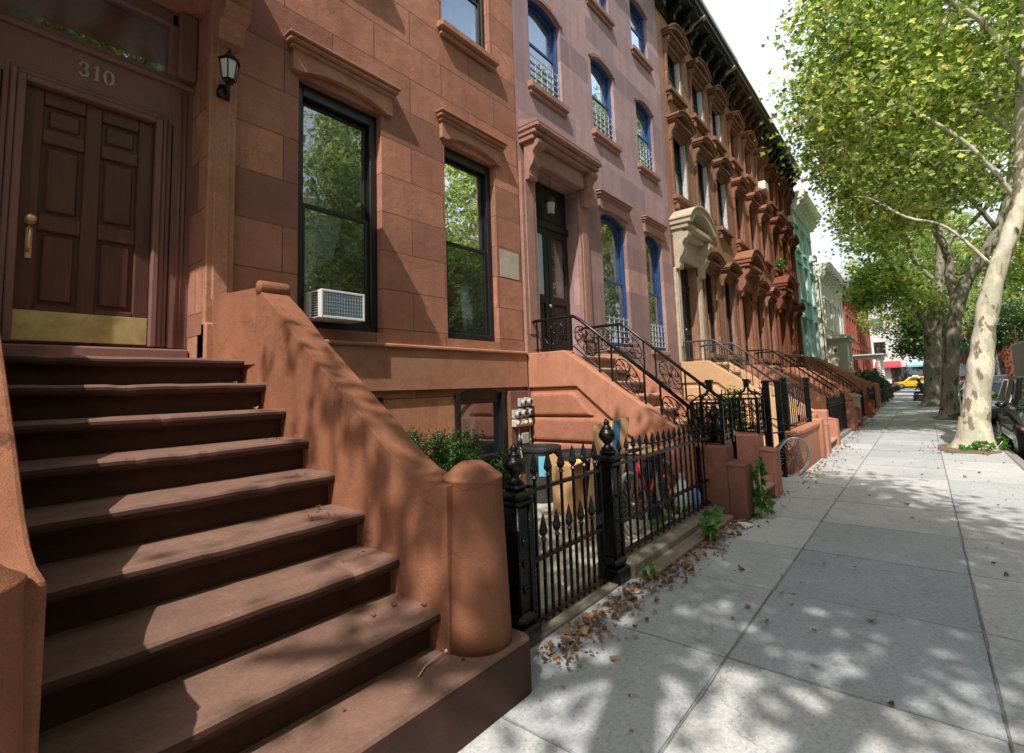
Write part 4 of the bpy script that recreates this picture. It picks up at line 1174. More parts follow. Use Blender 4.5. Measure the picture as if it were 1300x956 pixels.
c7 = cornice(h7, 37.4, 48.1, 8.15, 4.65, M['whitetrim'], None, None, .7, 1.2)
v = MB(); wall(v, 38.0, 40.6, -.05, 4.0, 3.65, [(38.7, 39.9, .2, 2.6)]); v.quad((38, 3.65, -.05), (38, 4.65, -.05), (38, 4.65, 4.0), (38, 3.65, 4.0)); v.quad((40.6, 3.65, -.05), (40.6, 4.65, -.05), (40.6, 4.65, 4.0), (40.6, 3.65, 4.0))
v.box(37.8, 40.8, 3.4, 4.66, 4.0, 4.14, .02); v.box(37.66, 40.94, 3.26, 4.66, 4.14, 4.32, .03); v.box(37.9, 40.7, 3.5, 4.66, 4.32, 4.42, .02)
v.box(37.9, 38.2, 3.55, 3.9, -.05, 4.0, .02); v.box(40.4, 40.7, 3.55, 3.9, -.05, 4.0, .02)
vo = v.build('vestibule', M['beige'], h7)
g = MB(); g.box(38.7, 39.9, 3.75, 3.8, .2, 2.6); g.build('door', M['blackdoor'], vo)
for yy in (4.2,):
    g = MB(); g.box(37.985, 38.01, yy - .08, yy + .08, 3.35, 3.55); g.build('window', M['glass_dark'], vo)

# ------------------------------------------------------------------ red brick row (three houses)
def brick_house(label, x0, x1, first):
    h = thing('brick_rowhouse', label, 'house', ((x0 + x1) / 2, 4.65, 0), 0); HY[h.name] = 4.65
    n = 4; W = x1 - x0
    ops = []
    for k in range(n):
        xa = x0 + W * (k + .5) / n - .5
        for z0, z1 in ((2.3, 4.3), (5.2, 7.1), (7.7, 9.2)): ops.append((xa, xa + 1.0, z0, z1))
    w = MB(); wall(w, x0 + .003, x1 - .003, -.05, 9.7, 4.65, ops); shell(w, x0 + .003, x1 - .003, 9.7, 4.66, 15); w.build('wall', M['brick'], h)
    for o in ops: window(h, o[0], o[1], o[2], o[3], M['brown_frame'], M['glass_dark'], 0, .08, .07, simple=True)
    for o in ops:
        g = MB(); g.box(o[0] - .1, o[1] + .1, 4.58, 4.66, o[2] - .12, o[2], .01); g.build('sill', M['h4trim'], h)
        g = MB(); g.box(o[0] - .1, o[1] + .1, 4.6, 4.66, o[3], o[3] + .2, .01); g.build('lintel', M['h4trim'], h)
    cornice(h, x0, x1, 9.5, 4.65, M['greytrim'] if first else M['blackcornice'], None, None, .7, 1.3)
    return h
w = MB()
b1 = brick_house('red brick rowhouse with grey cornice, beside the pale clapboard house', 51.0, 59.5, True)
b2 = brick_house('middle red brick rowhouse of the far row, under a black cornice', 59.5, 68, False)
b3 = brick_house('farthest red brick rowhouse before the side street', 68, 76.5, False)
gb = thing('grey_annex', 'narrow grey stucco house squeezed between clapboard and brick houses', 'house', (49.5, 4.8, 0)); HY[gb.name] = 4.8
w = MB(); wall(w, 48.11, 50.99, -.05, 8.8, 4.8, [(48.9, 50.1, 5.2, 7.2), (48.9, 50.1, 1.2, 3.6)]); shell(w, 48.11, 50.99, 8.8, 4.81, 15); w.build('wall', M['greytrim'], gb)
window(gb, 48.9, 50.1, 5.2, 7.2, M['whitetrim'], M['glass_dark'], 0, .06, .08, simple=True); window(gb, 48.9, 50.1, 1.2, 3.6, M['whitetrim'], M['glass_dark'], 0, .06, .08, simple=True)
cornice(gb, 48.11, 50.99, 8.7, 4.8, M['greytrim'], None, None, .6, .9)
pc = thing('entrance_porch', 'grey columned entrance porch standing before the red brick row', 'porch', (55, 3.6, 0))
w = MB(); w.box(53, 58, 2.6, 4.6, 3.3, 3.5, .03); w.box(52.8, 58.2, 2.4, 4.6, 3.5, 3.65, .03); w.box(53, 58, 2.6, 4.6, .0, .5, .02); w.build('canopy', M['greytrim'], pc)
for xx in (53.3, 55.5, 57.7):
    w = MB(); w.lathe((xx, 2.85, .5), [(.22, 0), (.22, .1), (.16, .14), (.15, 2.6), (.2, 2.66), (.22, 2.8)], 14); w.build('column', M['whitetrim'], pc)

# ------------------------------------------------------------------ end of the street
fb = thing('white_corner_building', 'long white painted building closing the far end of the street', 'building', (112, 0, 0))
w = MB()
ops = [(a, a + 1.6, z, z + 2) for a in range(-26, 0, 4) for z in (5.5, 9.5)]
wall(w, -30, 1.5, 0, 12.5, 0, ops, .3); w.xf(Matrix.Translation((104, 0, 0)) @ Matrix.Rotation(-PI / 2, 4, 'Z'))
w.box(104.4, 116, -1.49, 29.99, -.1, 12.4)
w.build('wall', M['farwhite'], fb)
for a in range(-26, 0, 4):
    for z in (5.5, 9.5): g = MB(); g.box(104.25, 104.3, -(a + 1.6), -a, z, z + 2); g.build('window', M['glass_dark'], fb)
for a in range(-28, 0, 6): g = MB(); g.box(103.9, 104.1, -a - 4.5, -a, .2, 3.2); g.build('shop_front', M['glass_dark'], fb)
for (ya, yb_, mm, nm) in ((2.6, 6.0, 'awning', 'red'), (-1.2, 1.8, 'teal', 'blue green')):
    a = thing('shop_awning', nm + ' cloth awning on the white building at the street end', 'awning', (104, (ya + yb_) / 2, 3.3))
    g = MB(); g.prism([(104, 4.2), (102.6, 3.4), (102.6, 3.1), (104, 3.1)], 'xz', ya, yb_); g.build('cloth', M[mm], a)
    g = MB(); g.bar((102.6, ya + .05, 3.1), (104, ya + .05, 3.1), .04); g.bar((102.6, yb_ - .05, 3.1), (104, yb_ - .05, 3.1), .04); g.build('frame', M['black_iron'], a)

fb2 = thing('brick_corner_building', 'low brown brick building closing the street behind the parked cars', 'building', (112, -17, 0))
ops = [(a, a + 1.6, z, z + 2) for a in range(4, 30, 4) for z in (1.4, 5.0)]
w = MB(); wall(w, 2.2, 34, 0, 8.6, 0, ops, .3); w.xf(Matrix.Translation((105, 0, 0)) @ Matrix.Rotation(-PI / 2, 4, 'Z')); w.box(105.4, 118, -34, -2.2, -.1, 8.5); w.build('wall', M['h5'], fb2)
for o in ops: g = MB(); g.box(105.25, 105.3, -o[1], -o[0], o[2], o[3]); g.build('window', M['glass_dark'], fb2)
# ------------------------------------------------------------------ yard of house 1: spear fence, gate
fe = thing('iron_spear_fence', 'glossy black cast iron fence with spear tips and a gate beside the nearest stoop', 'fence', (4.7, 2.15, 0))
for x, z1 in ((2.62, .98), (3.89, 1.06), (6.72, 1.06)): iron_post(fe, x, 2.15, z1, .155)
gt = spear_fence(fe, 2.75, 3.74, 2.15, .03, .93, 6, .46, True, .56, name='gate')
for xx in (2.755, 3.705): g = MB(); g.box(xx, xx + .03, 2.13, 2.17, .03, .97); g.build('gate_stile', M['black_iron'], gt)
g = MB(); g.box(3.62, 3.72, 2.12, 2.14, .5, .6, .01); g.build('latch', M['black_iron'], gt)
spear_fence(fe, 4.02, 6.6, 2.15, .14, .94, 18, .44, False)
k = MB(); k.box(4.0, 6.62, 2.02, 2.3, -.05, .125, .02); k.box(4.05, 6.75, 1.88, 2.025, -.05, .05, .015); k.build('base_kerb', M['kerbstone'], fe)
k = MB(); k.box(2.5, 4.0, 2.06, 2.3, -.05, .02, .006); k.build('gate_sill', M['kerbstone'], fe)

# house 2 yard
lf = thing('low_wall_with_railing', 'low terracotta wall carrying a tall black railing in front of the mauve house', 'wall', (10.7, 1.9, 0))
k = MB(); k.box(9.75, 12.1, 1.76, 2.02, -.1, .74, .02); k.box(9.72, 12.14, 1.73, 2.05, .66, .745, .02); k.box(12.1, 12.42, 1.7, 2.1, -.1, .8, .02); k.build('wall', M['terra'], lf)
for xx in (9.85, 12.05):
    p = MB(); p.box(xx - .045, xx + .045, 1.86, 1.95, .74, 1.62, .01); p.box(xx - .06, xx + .06, 1.845, 1.965, 1.62, 1.67, .015); p.build('post', M['black_iron'], lf)
spear_fence(lf, 9.9, 12.0, 1.905, .78, 1.5, 12, None, fin=False, wd=.014)
gp = thing('iron_gate', 'open black iron gate between the terracotta pier and low wall of the mauve house', 'gate', (9.2, 1.95, 0))
for xx in (8.72, 9.55):
    p = MB(); p.box(xx - .045, xx + .045, 1.9, 1.99, 0, 1.58, .01); p.box(xx - .06, xx + .06, 1.885, 2.005, 1.58, 1.63, .015); p.build('post', M['black_iron'], gp)
g = MB()
for kx in range(7): g.bar((8.78 + kx * .02, 2.02 + kx * .11, .1), (8.78 + kx * .02, 2.02 + kx * .11, 1.5), .016)
for z in (.15, .8, 1.42): g.bar((8.77, 2.0, z), (8.91, 2.7, z), .024)
g.build('leaf', M['black_iron'], gp)
def simple_fence(label, xa, xb, y=1.95, h=1.0, n=16, kerb=True, group=None):
    f = thing('iron_railing_fence', label, 'fence', ((xa + xb) / 2, y, 0), 0, group)
    spear_fence(f, xa, xb, y, .1, h - .1, n, None)
    for xx in (xa - .05, xb + .05):
        p = MB(); p.box(xx - .045, xx + .045, y - .045, y + .045, 0, h + .1, .01); p.ball((xx, y, h + .14), .05, n=5); p.build('post', M['black_iron'], f)
    if kerb:
        k = MB(); k.box(xa - .15, xb + .15, y - .12, y + .12, -.05, .1, .015); k.build('base_kerb', M['kerbstone'], f)
    return f
simple_fence('black iron fence in front of the peeling brownstone', 15.3, 18.3, n=20)
simple_fence('black iron fence in front of the plain reddish brownstone', 21.4, 24.4, n=20)
simple_fence('black iron fence in front of the darkest red brownstone', 27.5, 30.6, n=20)
simple_fence('black iron fence at the hedge of the teal house', 33.8, 37.6, n=24)
simple_fence('farthest black iron fence, before the clapboard house', 41.5, 47, n=30)
for (x, lab, mm) in ((18.75, 'brown square gatepost past the peeling brownstone fence', 'pier'), (20.9, 'cream gatepost standing farther along the fence line', 'cream')):
    p = thing('gatepost', lab, 'post', (x, 1.9, 0))
    g = MB(); g.box(x - .16, x + .16, 1.74, 2.06, -.05, .95, .015); g.build('shaft', M[mm], p)
    g = MB(); g.box(x - .2, x + .2, 1.7, 2.1, .95, 1.03, .02); g.prism([(1.72, 1.03), (2.08, 1.03), (1.9, 1.12)], 'yz', x - .18, x + .18); g.build('cap', M[mm], p)

# ------------------------------------------------------------------ meters and pipes on house 1
mp = thing('electric_meters', 'seven electric meters and cable boxes on a brown board beside the basement window', 'meters', (6.05, YF - .03, 1.1))
g = MB(); g.box(5.83, 6.27, YF - .075, YF + .0, .62, 1.6, .008); g.build('board', M['meterboard'], mp)
for (x, z) in ((6.06, 1.42), (6.21, 1.43), (5.91, 1.25), (6.06, 1.26), (6.21, 1.27)):
    g = MB(); g.box(x - .06, x + .06, YF - .12, YF - .07, z - .065, z + .065, .01)
    m0 = len(g.v); g.lathe((0, 0, 0), [(.05, 0), (.05, .05), (.042, .062), (.001, .064)], 14)
    MM = Matrix.Translation((x, YF - .12, z)) @ Matrix.Rotation(PI / 2, 4, 'X')
    for i in range(m0, len(g.v)): g.v[i] = tuple(MM @ Vector(g.v[i]))
    me = g.build('meter', M['meter'], mp)
    g = MB(); g.box(x - .02, x + .02, YF - .19, YF - .182, z - .03, z + .03); g.build('dial', M['darkplastic'], me)
g = MB(); g.box(5.84, 6.28, YF - .15, YF - .07, 1.06, 1.17, .012)
for x in (5.92, 6.05, 6.18): g.box(x - .012, x + .012, YF - .1, YF - .07, 1.17, 1.22)
for x in (5.9, 6.0, 6.1, 6.2): g.lathe((x, YF - .15, 1.115), [(.03, -.03), (.03, .03)], 8)
g.build('conduit', M['cable'], mp)
g = MB(); g.tube([(6.25, YF - .1, 1.06), (6.27, YF - .1, .6), (6.25, YF - .12, .3)], .012, 6)
g.tube([(5.98, YF - .1, 1.06), (5.95, YF - .13, .8), (6.0, YF - .14, .55), (5.93, YF - .12, .3)], .008, 5); g.build('cable', M['cable'], mp)
g = MB(); g.box(6.0, 6.17, YF - .15, YF - .07, .8, .96, .01); g.build('junction_box', M['meter'], mp)
g = MB(); g.lathe((5.96, YF - .12, .84), [(.04, -.05), (.04, .05)], 10); g.build('conduit_knob', M['darkplastic'], mp)

# ------------------------------------------------------------------ rubbish bins
def bin_(label, x, y, r, h, lid, group='rubbish bins in the front yard', sticker=None):
    t = thing('rubbish_bin', label, 'rubbish bin', (x, y, .012), 0, group)
    b = MB(); n = 64; prof = [(.8, 0), (.83, .03), (.97, .9), (1.05, .92), (1.07, .96), (1.05, 1.0), (.96, 1.0), (.94, .96), (.8, .08)]
    vs = []; fs = []
    for pr, pz in prof:
        for k in range(n):
            a = 2 * PI * k / n
            rib = 1 + (.022 if (k // 2) % 2 else 0) * (1 if .02 < pz < .88 else 0)
            vs.append((x + r * pr * rib * math.cos(a), y + r * pr * rib * math.sin(a), .012 + pz * h))
    m = len(prof)
    for j in range(m - 1):
        for k in range(n): fs.append((j * n + k, j * n + (k + 1) % n, (j + 1) * n + (k + 1) % n, (j + 1) * n + k))
    fs.append(tuple(range(n))); fs.append(tuple(range((m - 1) * n, m * n)))
    b.add(vs, fs, False); b.build('bin_body', M['can'], t)
    if lid:
        b = MB(); b.lathe((x, y, .012 + h), [(r * 1.1, 0), (r * 1.12, .02), (r * 1.05, .05), (r * .9, .06), (r * .5, .09), (.001, .095)], 32); b.build('lid', lid, t)
    if sticker:
        a0, a1, z0, z1, mm = sticker
        b = MB(); k = 8
        for i in range(k):
            u = R(a0 + (a1 - a0) * i / k); v = R(a0 + (a1 - a0) * (i + 1) / k)
            def q(a, z): rr = r * (.83 + .14 * (z / (.9 * h))) * 1.035; return (x + rr * math.cos(a), y + rr * math.sin(a), .012 + z)
            b.quad(q(u, z0), q(v, z0), q(v, z1), q(u, z1))
        b.build('sticker', mm, t)
    return t
bin_('open black ribbed bin with a blue poster, against the wall by the meters', 6.0, 4.4, .27, .78, None, sticker=(205, 238, .38, .66, M['sticker']))
bin_('black bin with a yellow poster, half hidden behind the cardboard', 6.0, 3.78, .26, .74, None, sticker=(195, 228, .4, .66, M['sticker_y']))
bin_('dark bin with a tan cardboard lid behind the red bicycle', 5.95, 2.86, .3, .78, M['card'])
# cardboard
cb = thing('flattened_carton', 'tall flattened tan carton with a dark blue stripe leaning in the yard', 'cardboard', (5.3, 3.35, 0))
g = MB(); 
g.quad((4.62, 2.88, .02), (4.95, 2.80, .02), (5.55, 3.0, 1.2), (5.25, 3.06, 1.17))
g.quad((4.95, 2.8, .02), (5.25, 2.82, .02), (6.02, 3.0, 1.22), (5.55, 3.0, 1.2))
o = g.build('board', M['card'], cb); md = o.modifiers.new('thick', 'SOLIDIFY'); md.thickness = .012
g = MB(); g.quad((5.0, 2.795, .1), (5.14, 2.802, .1), (5.78, 2.986, 1.208), (5.58, 2.986, 1.2)); g.build('stripe', M['card_blue'], cb)
for (x, y, w_, d_, h_, rz, lab) in ((5.62, 3.72, .36, .3, .62, 14, 'upright tan box standing between the bins'),):
    t = thing('cardboard_box', lab, 'cardboard box', (x, y, .012), R(rz), local=True)
    g = MB(); g.box(-w_ / 2, w_ / 2, -d_ / 2, d_ / 2, 0, h_, .006); g.build('carton', M['card'], t)
    g = MB(); g.quad((-w_ / 2, -d_ / 2, h_ + .002), (w_ / 2, -d_ / 2, h_ + .002), (w_ / 2 + .02, -d_ / 2 - .14, h_ + .06), (-w_ / 2, -d_ / 2 - .13, h_ + .05)); g.build('flap', M['card'], t); g = MB(); g.quad((-w_ / 2, d_ / 2, h_ + .002), (w_ / 2, d_ / 2, h_ + .002), (w_ / 2 + .01, d_ / 2 + .1, h_ + .1), (-w_ / 2, d_ / 2 + .1, h_ + .1)); g.build('flap', M['card'], t)
def bag(label, x, y, rx, ry, rz_, mm, seed):
    rr = random.Random(seed); t = MB()
    n = 14
    prof = []
    for k in range(n + 1):
        u = k / n
        r = (math.sin(PI * min(1, u * 1.05)) ** .6) * (1 - .45 * u) if u < .85 else .16 * (1 + 1.5 * (u - .85))
        prof.append((max(.02, r), u))
    t.lathe((0, 0, 0), prof, 22)
    for i, (a, b, c) in enumerate(t.v):
        ang = math.atan2(b, a)
        f = 1 + .1 * math.sin(ang * 5 + seed + c * 9) + .06 * math.sin(ang * 9 + c * 14) + rr.uniform(-.03, .03)
        t.v[i] = (x + a * rx * f, y + b * ry * f, .012 + c * rz_ * (1 + .04 * math.sin(ang * 3)))
    o = t.build('rubbish_bag', mm, loc=(x, y, .012)); return tag(o, label, 'rubbish bag')
bag('white plastic rubbish bag behind the spear fence', 6.2, 2.42, .16, .14, .5, M['bag_white'], 2)
bag('bright blue plastic bag slumped behind the spear fence by the pier', 6.45, 2.3, .2, .1, .45, M['bag_blue'], 3)

# ------------------------------------------------------------------ bicycles
def bicycle(label, loc, rz, paint, lean=0, tyre='rubber', fork_turn=0):
    t = thing('bicycle', label, 'bicycle', loc, rz, local=True)
    t.rotation_euler = (R(lean), 0, rz)
    def wheel(x):
        r = .33; w = MB()
        w.tube([(x + r * math.cos(2 * PI * i / 40), 0, r + r * math.sin(2 * PI * i / 40)) for i in range(40)], .019, 8, closed=True)
        o = w.build('wheel', M[tyre], t)
        w = MB(); w.tube([(x + (r - .026) * math.cos(2 * PI * i / 40), 0, r + (r - .026) * math.sin(2 * PI * i / 40)) for i in range(40)], .011, 6, closed=True)
        w.build('rim', M['rim'], o)
        w = MB()
        for k in range(28):
            a = 2 * PI * k / 28; s = .02 if k % 2 else -.02
            w.tube([(x + .02 * math.cos(a + .8), s, r + .02 * math.sin(a + .8)), (x + (r - .03) * math.cos(a), 0, r + (r - .03) * math.sin(a))], .0022, 3)
        w.lathe((0, 0, 0), [(.022, -.03), (.022, .03)], 8)
        for i in range(len(w.v) - 16, len(w.v)):
            a, b, c = w.v[i]; w.v[i] = (x + a, c, r + b)
        w.build('spokes', M['rim'], o)
    wheel(0); wheel(1.03)
    f = MB()
    bb = (.44, 0, .29); st_ = (.31, 0, .74); hd = (.84, 0, .78); hl_ = (.87, 0, .66)
    for a, b, r in ((bb, st_, .016), (st_, hd, .016), (bb, hl_, .019), (hd, hl_, .02)): f.tube([a, b], r, 8)
    for s in (-.05, .05):
        f.tube([(0, s, .33), (.36, s * .5, .3), bb], .009, 6); f.tube([(0, s, .33), st_], .009, 6)
        f.tube([hl_, (.93, s, .56), (1.0, s, .42), (1.03, s, .33)], .012, 6)
    f.build('frame', M[paint], t)
    f = MB(); f.tube([st_, (.28, 0, .86)], .013, 8); f.tube([hd, (.82, 0, .9)], .013, 8)
    f.tube([(.78, -.3, .95), (.88, -.24, .93), (.86, -.05, .9), (.86, .05, .9), (.88, .24, .93), (.78, .3, .95)], .012, 8); f.build('handlebar', M['darkplastic'], t)
    f = MB(); f.prism([(.16, .86), (.18, .9), (.3, .9), (.44, .885), (.43, .87), (.3, .86)], 'xz', -.05, .05); f.build('saddle', M['darkplastic'], t, bevel=.02)
    f = MB(); f.lathe((0, 0, 0), [(.09, -.004), (.09, .004)], 24)
    for i in range(len(f.v)):
        a, b, c = f.v[i]; f.v[i] = (bb[0] + a, .06 + c, bb[2] + b)
    f.tube([(bb[0], .07, bb[2]), (bb[0] + .1, .08, bb[2] - .13)], .01, 6); f.tube([(bb[0], -.07, bb[2]), (bb[0] - .1, -.08, bb[2] + .13)], .01, 6)
    f.box(bb[0] + .06, bb[0] + .15, .08, .16, bb[2] - .145, bb[2] - .12); f.build('crank', M['darkplastic'], t)
    f = MB(); f.box(.9, .96, -.035, -.02, .47, .5, .006); f.build('reflector', M['orange'], t)
    return t
bicycle('red bicycle parked behind the black spear fence', (5.1, 2.5, .012), R(2), 'red', -8, 'meter')
bicycle('purple bicycle behind the iron cage posts in the mauve house yard', (9.1, 2.75, .35), R(20), 'purple', -6)
bicycle('silver bicycle with grey tyres leaning out of the open gate past the terracotta pier', (8.86, 2.5, 0), R(-38), 'cargrey', 10, 'meter')

# ------------------------------------------------------------------ plants
def leaf_mesh(rng, pts, size, droop=.5, up=.3, wide=.52):
    """many small folded leaves at the points; returns verts, faces arrays"""
    n = len(pts)
    P = np.array(pts, float)
    d = rng.normal(size=(n, 3)); d[:, 2] -= droop; d /= np.linalg.norm(d, axis=1)[:, None]
    nn = rng.normal(size=(n, 3)) * .75; nn[:, 2] += 1.0 + up
    s = np.cross(d, nn); s /= np.linalg.norm(s, axis=1)[:, None] + 1e-9
    u = np.cross(s, d)
    L_ = size * rng.uniform(.6, 1.25, n)[:, None]
    W = L_ * wide
    base = P; tip = P + d * L_
    l1 = P + d * L_ * .42 - s * W * 1.1 + u * L_ * .14; r1 = P + d * L_ * .42 + s * W * 1.1 + u * L_ * .14
    nf = .4 if wide > .4 else .7
    l2 = P + d * L_ * .62 - s * W * nf + u * L_ * .06; r2 = P + d * L_ * .62 + s * W * nf + u * L_ * .06
    V = np.stack([base, l1, l2, tip, r2, r1], 1).reshape(-1, 3)
    i = np.arange(n)[:, None] * 6
    F1 = i + np.array([[0, 3, 2, 1]]); F2 = i + np.array([[0, 5, 4, 3]])
    return V, np.concatenate([F1, F2])
def mesh_np(name, V, F, mat, parent=None, loc=(0, 0, 0), smooth=False):
    me = bpy.data.meshes.new(name)
    me.vertices.add(len(V)); me.vertices.foreach_set('co', np.asarray(V, np.float32).ravel())
    k = F.shape[1]
    me.loops.add(F.size); me.loops.foreach_set('vertex_index', F.astype(np.int32).ravel())
    me.polygons.add(len(F)); me.polygons.foreach_set('loop_start', np.arange(0, F.size, k, dtype=np.int32))
    me.update(calc_edges=True); me.validate()
    me.materials.append(mat)
    o = bpy.data.objects.new(name, me); COL.objects.link(o)
    if parent is not None: o.parent = parent
    else: o.location = loc
    return o

def grow_tree(name, label, loc, trunk, limbs, blobs, seed, nclus, nleaf, lsize, group=None, leafm='leaf', spread=.5, twig=.014, barkm='bark'):
    """trunk/limbs: lists of (x,y,z,r) relative to loc, limbs=(trunk index, pts); blobs=(cx,cy,cz,rx,ry,rz,weight)"""
    rng = np.random.default_rng(seed); rnd = random.Random(seed)
    t = thing(name, label, 'tree', loc, 0, group, local=True)
    pos = []; par = []; rmin = []
    def addpath(start, pts):
        prev = start
        for p in pts:
            pos.append(np.array(p[:3], float)); par.append(prev); rmin.append(p[3] if len(p) > 3 else 0); prev = len(pos) - 1
        return prev
    def refine(pts, k=4):
        out = []
        for a in range(len(pts) - 1):
            p0 = np.array(pts[max(a - 1, 0)]); p1 = np.array(pts[a]); p2 = np.array(pts[a + 1]); p3 = np.array(pts[min(a + 2, len(pts) - 1)])
            for j in range(k):
                u = j / k
                out.append(.5 * ((2 * p1) + (-p0 + p2) * u + (2 * p0 - 5 * p1 + 4 * p2 - p3) * u * u + (-p0 + 3 * p1 - 3 * p2 + p3) * u ** 3))
        out.append(np.array(pts[-1])); return out
    chains = []
    tr = refine(trunk); first = len(pos); addpath(-1, tr); chains.append(list(range(first, len(pos))))
    for (ti, pts) in limbs:
        if isinstance(ti, tuple):   # nearest node to a point
            ti = min(range(len(pos)), key=lambda i: np.linalg.norm(pos[i] - np.array(ti)))
        else: ti = first + ti * 4
        st = list(pos[ti]) + [pts[0][3]]
        rp = refine([st] + list(pts)); f0 = len(pos); addpath(ti, rp[1:]); chains.append([ti] + list(range(f0, len(pos))))
    # cluster centres inside the crown blobs
    wts = np.array([b[6] for b in blobs], float); wts /= wts.sum()
    cl = []
    for k in range(nclus):
        b = blobs[rng.choice(len(blobs), p=wts)]
        v = rng.normal(size=3); v /= np.linalg.norm(v); v *= rng.uniform(.25, 1) ** .5
        cl.append(np.array(b[:3]) + v * np.array(b[3:6]))
    P0 = np.array(pos)
    zmin = chains[0][len(chains[0]) // 3]
    cl.sort(key=lambda c: np.min(np.linalg.norm(P0 - c, axis=1)))
    ok_from = pos[zmin][2]
    tips = []
    for c in cl:
        PP = np.array(pos)
        dd = np.linalg.norm(PP - c, axis=1) + np.maximum(0, PP[:, 2] - c[2]) * .6 + (PP[:, 2] < ok_from) * 100
        i = int(np.argmin(dd)); a = pos[i]; dist = np.linalg.norm(c - a)
        n = max(2, int(dist / .45)); path = []
        side = rng.normal(size=3) * dist * .09
        for k in range(1, n + 1):
            u = k / n
            path.append(a + (c - a) * u + side * math.sin(PI * u) + np.array([0, 0, .1 * dist * math.sin(PI * u)]) + rng.normal(size=3) * .035 * (k < n))
        f0 = len(pos); e = addpath(i, path); chains.append([i] + list(range(f0, len(pos)))); tips.append(e)
    cnt = np.zeros(len(pos))
    for e in tips:
        cnt[e] += 1
    for i in range(len(pos) - 1, -1, -1):
        if par[i] >= 0: cnt[par[i]] += cnt[i]
    rad = [max(rmin[i], twig * (max(cnt[i], .5) ** .48)) if not rmin[i] else rmin[i] for i in range(len(pos))]
    w = MB()
    for ci, ch in enumerate(chains):
        big = ci <= len(limbs)
        pts = [pos[i] for i in ch]; rr = [rad[i] for i in ch]
        if ci > 0: rr[0] = min(rr[0], rr[1] * 1.15)
        if big: rr = [r * (1 + .07 * math.sin(i * 1.7 + seed) + .05 * math.sin(i * .8 + ci)) for i, r in enumerate(rr)]
        w.tube(pts, rr, 16 if ci == 0 else (10 if big else 5))
    # root flare and knots
    b0 = trunk[0]; r0 = b0[3]
    fl = []
    n = 18
    for k, (z, f) in enumerate(((-.05, 1.75), (.04, 1.52), (.12, 1.3), (.25, 1.15), (.42, 1.05), (.7, .88))):
        for i in range(n):
            a = 2 * PI * i / n
            lob = 1 + (f - 1) * (.55 + .6 * abs(math.sin(a * 2.5 + seed)))
            u = min(1, max(0, z) / max(.01, trunk[1][2]))
            fl.append((b0[0] + (trunk[1][0] - b0[0]) * u + r0 * lob * math.cos(a), b0[1] + (trunk[1][1] - b0[1]) * u + r0 * lob * math.sin(a), z))
    w.add(fl, [(k * n + i, k * n + (i + 1) % n, (k + 1) * n + (i + 1) % n, (k + 1) * n + i) for k in range(5) for i in range(n)], True)
    ORG.setdefault(t.name, Vector((0, 0, 0)))
    w.build('trunk', M[barkm], t)
    pts = []
    for e in tips:
        m = max(3, int(nleaf * rng.uniform(.55, 1.45)))
        c = pos[e]; a = pos[par[e]]
        q = c + rng.normal(size=(m, 3)) * np.array([spread, spread, spread * .62]) * rng.uniform(.7, 1.15)
        pts.append(q)
    pts = np.concatenate(pts)
    V, F = leaf_mesh(rng, pts, lsize)
    mesh_np('crown', V, F, M[leafm], t)
    return t
PT = 'plane trees along the kerb'
# tree 1: pale leaning plane tree, nearest in view
grow_tree('plane_tree', 'pale leaning plane tree with grass at its foot beside the black car', (14.9, -.72, 0),
    [(0, 0, -.05, .28), (0, -.06, .5, .255), (.0, -.22, 1.5, .225), (0, -.34, 2.2, .205), (.0, -.47, 2.9, .19), (.05, -.72, 3.84, .165), (.05, -1.0, 4.6, .15), (.1, -1.2, 5.25, .145), (.1, -1.38, 6.5, .13), (.0, -1.5, 7.9, .115), (.1, -1.7, 9.5, .085), (.2, -1.8, 11.5, .05)],
    [(5, [(-.2, .0, 4.9, .032), (-.3, .7, 5.3, .026), (-.3, 1.3, 5.9, .018), (-.2, 1.7, 6.1, .01)]),
     (7, [(-.2, -.6, 6.5, .045), (-.5, .2, 7.5, .036), (-.7, 1.0, 8.3, .026), (-.8, 1.6, 8.8, .014)]),
     (8, [(.8, -1.0, 7.6, .06), (1.5, .3, 8.8, .05), (1.8, 1.6, 9.8, .03)]),
     (8, [(-.8, -2.4, 7.6, .06), (-1.5, -3.6, 8.6, .05), (-2, -4.6, 9.4, .03)]),
     (9, [(-.6, -.9, 9.2, .06), (-1.2, .3, 10.4, .045), (-1.6, 1.6, 11.2, .03)]),
     (9, [(1.0, -2.6, 9.2, .06), (2.2, -3.4, 10.2, .04)])],
    [(-.2, .9, 8.4, 2.0, 1.7, 1.6, 1.2), (-.4, .6, 10.6, 2.2, 1.7, 1.6, 1.1), (.4, -1.6, 12.4, 3, 2.8, 2, 1.3), (-1.2, -3.6, 9.6, 2.4, 2.4, 2, 1), (1.8, -3.4, 10.4, 2.4, 2.4, 2, .8), (.8, .2, 6.3, 1.4, 1.1, .8, .3), (0, -.5, 9.0, 2.4, 2, 2, .6), (4.2, -1.4, 10.2, 2.4, 2.6, 1.8, 1.1), (4.0, .2, 12.0, 2.2, 1.6, 1.5, .6)],
    11, 310, 84, .15, PT, spread=.48)
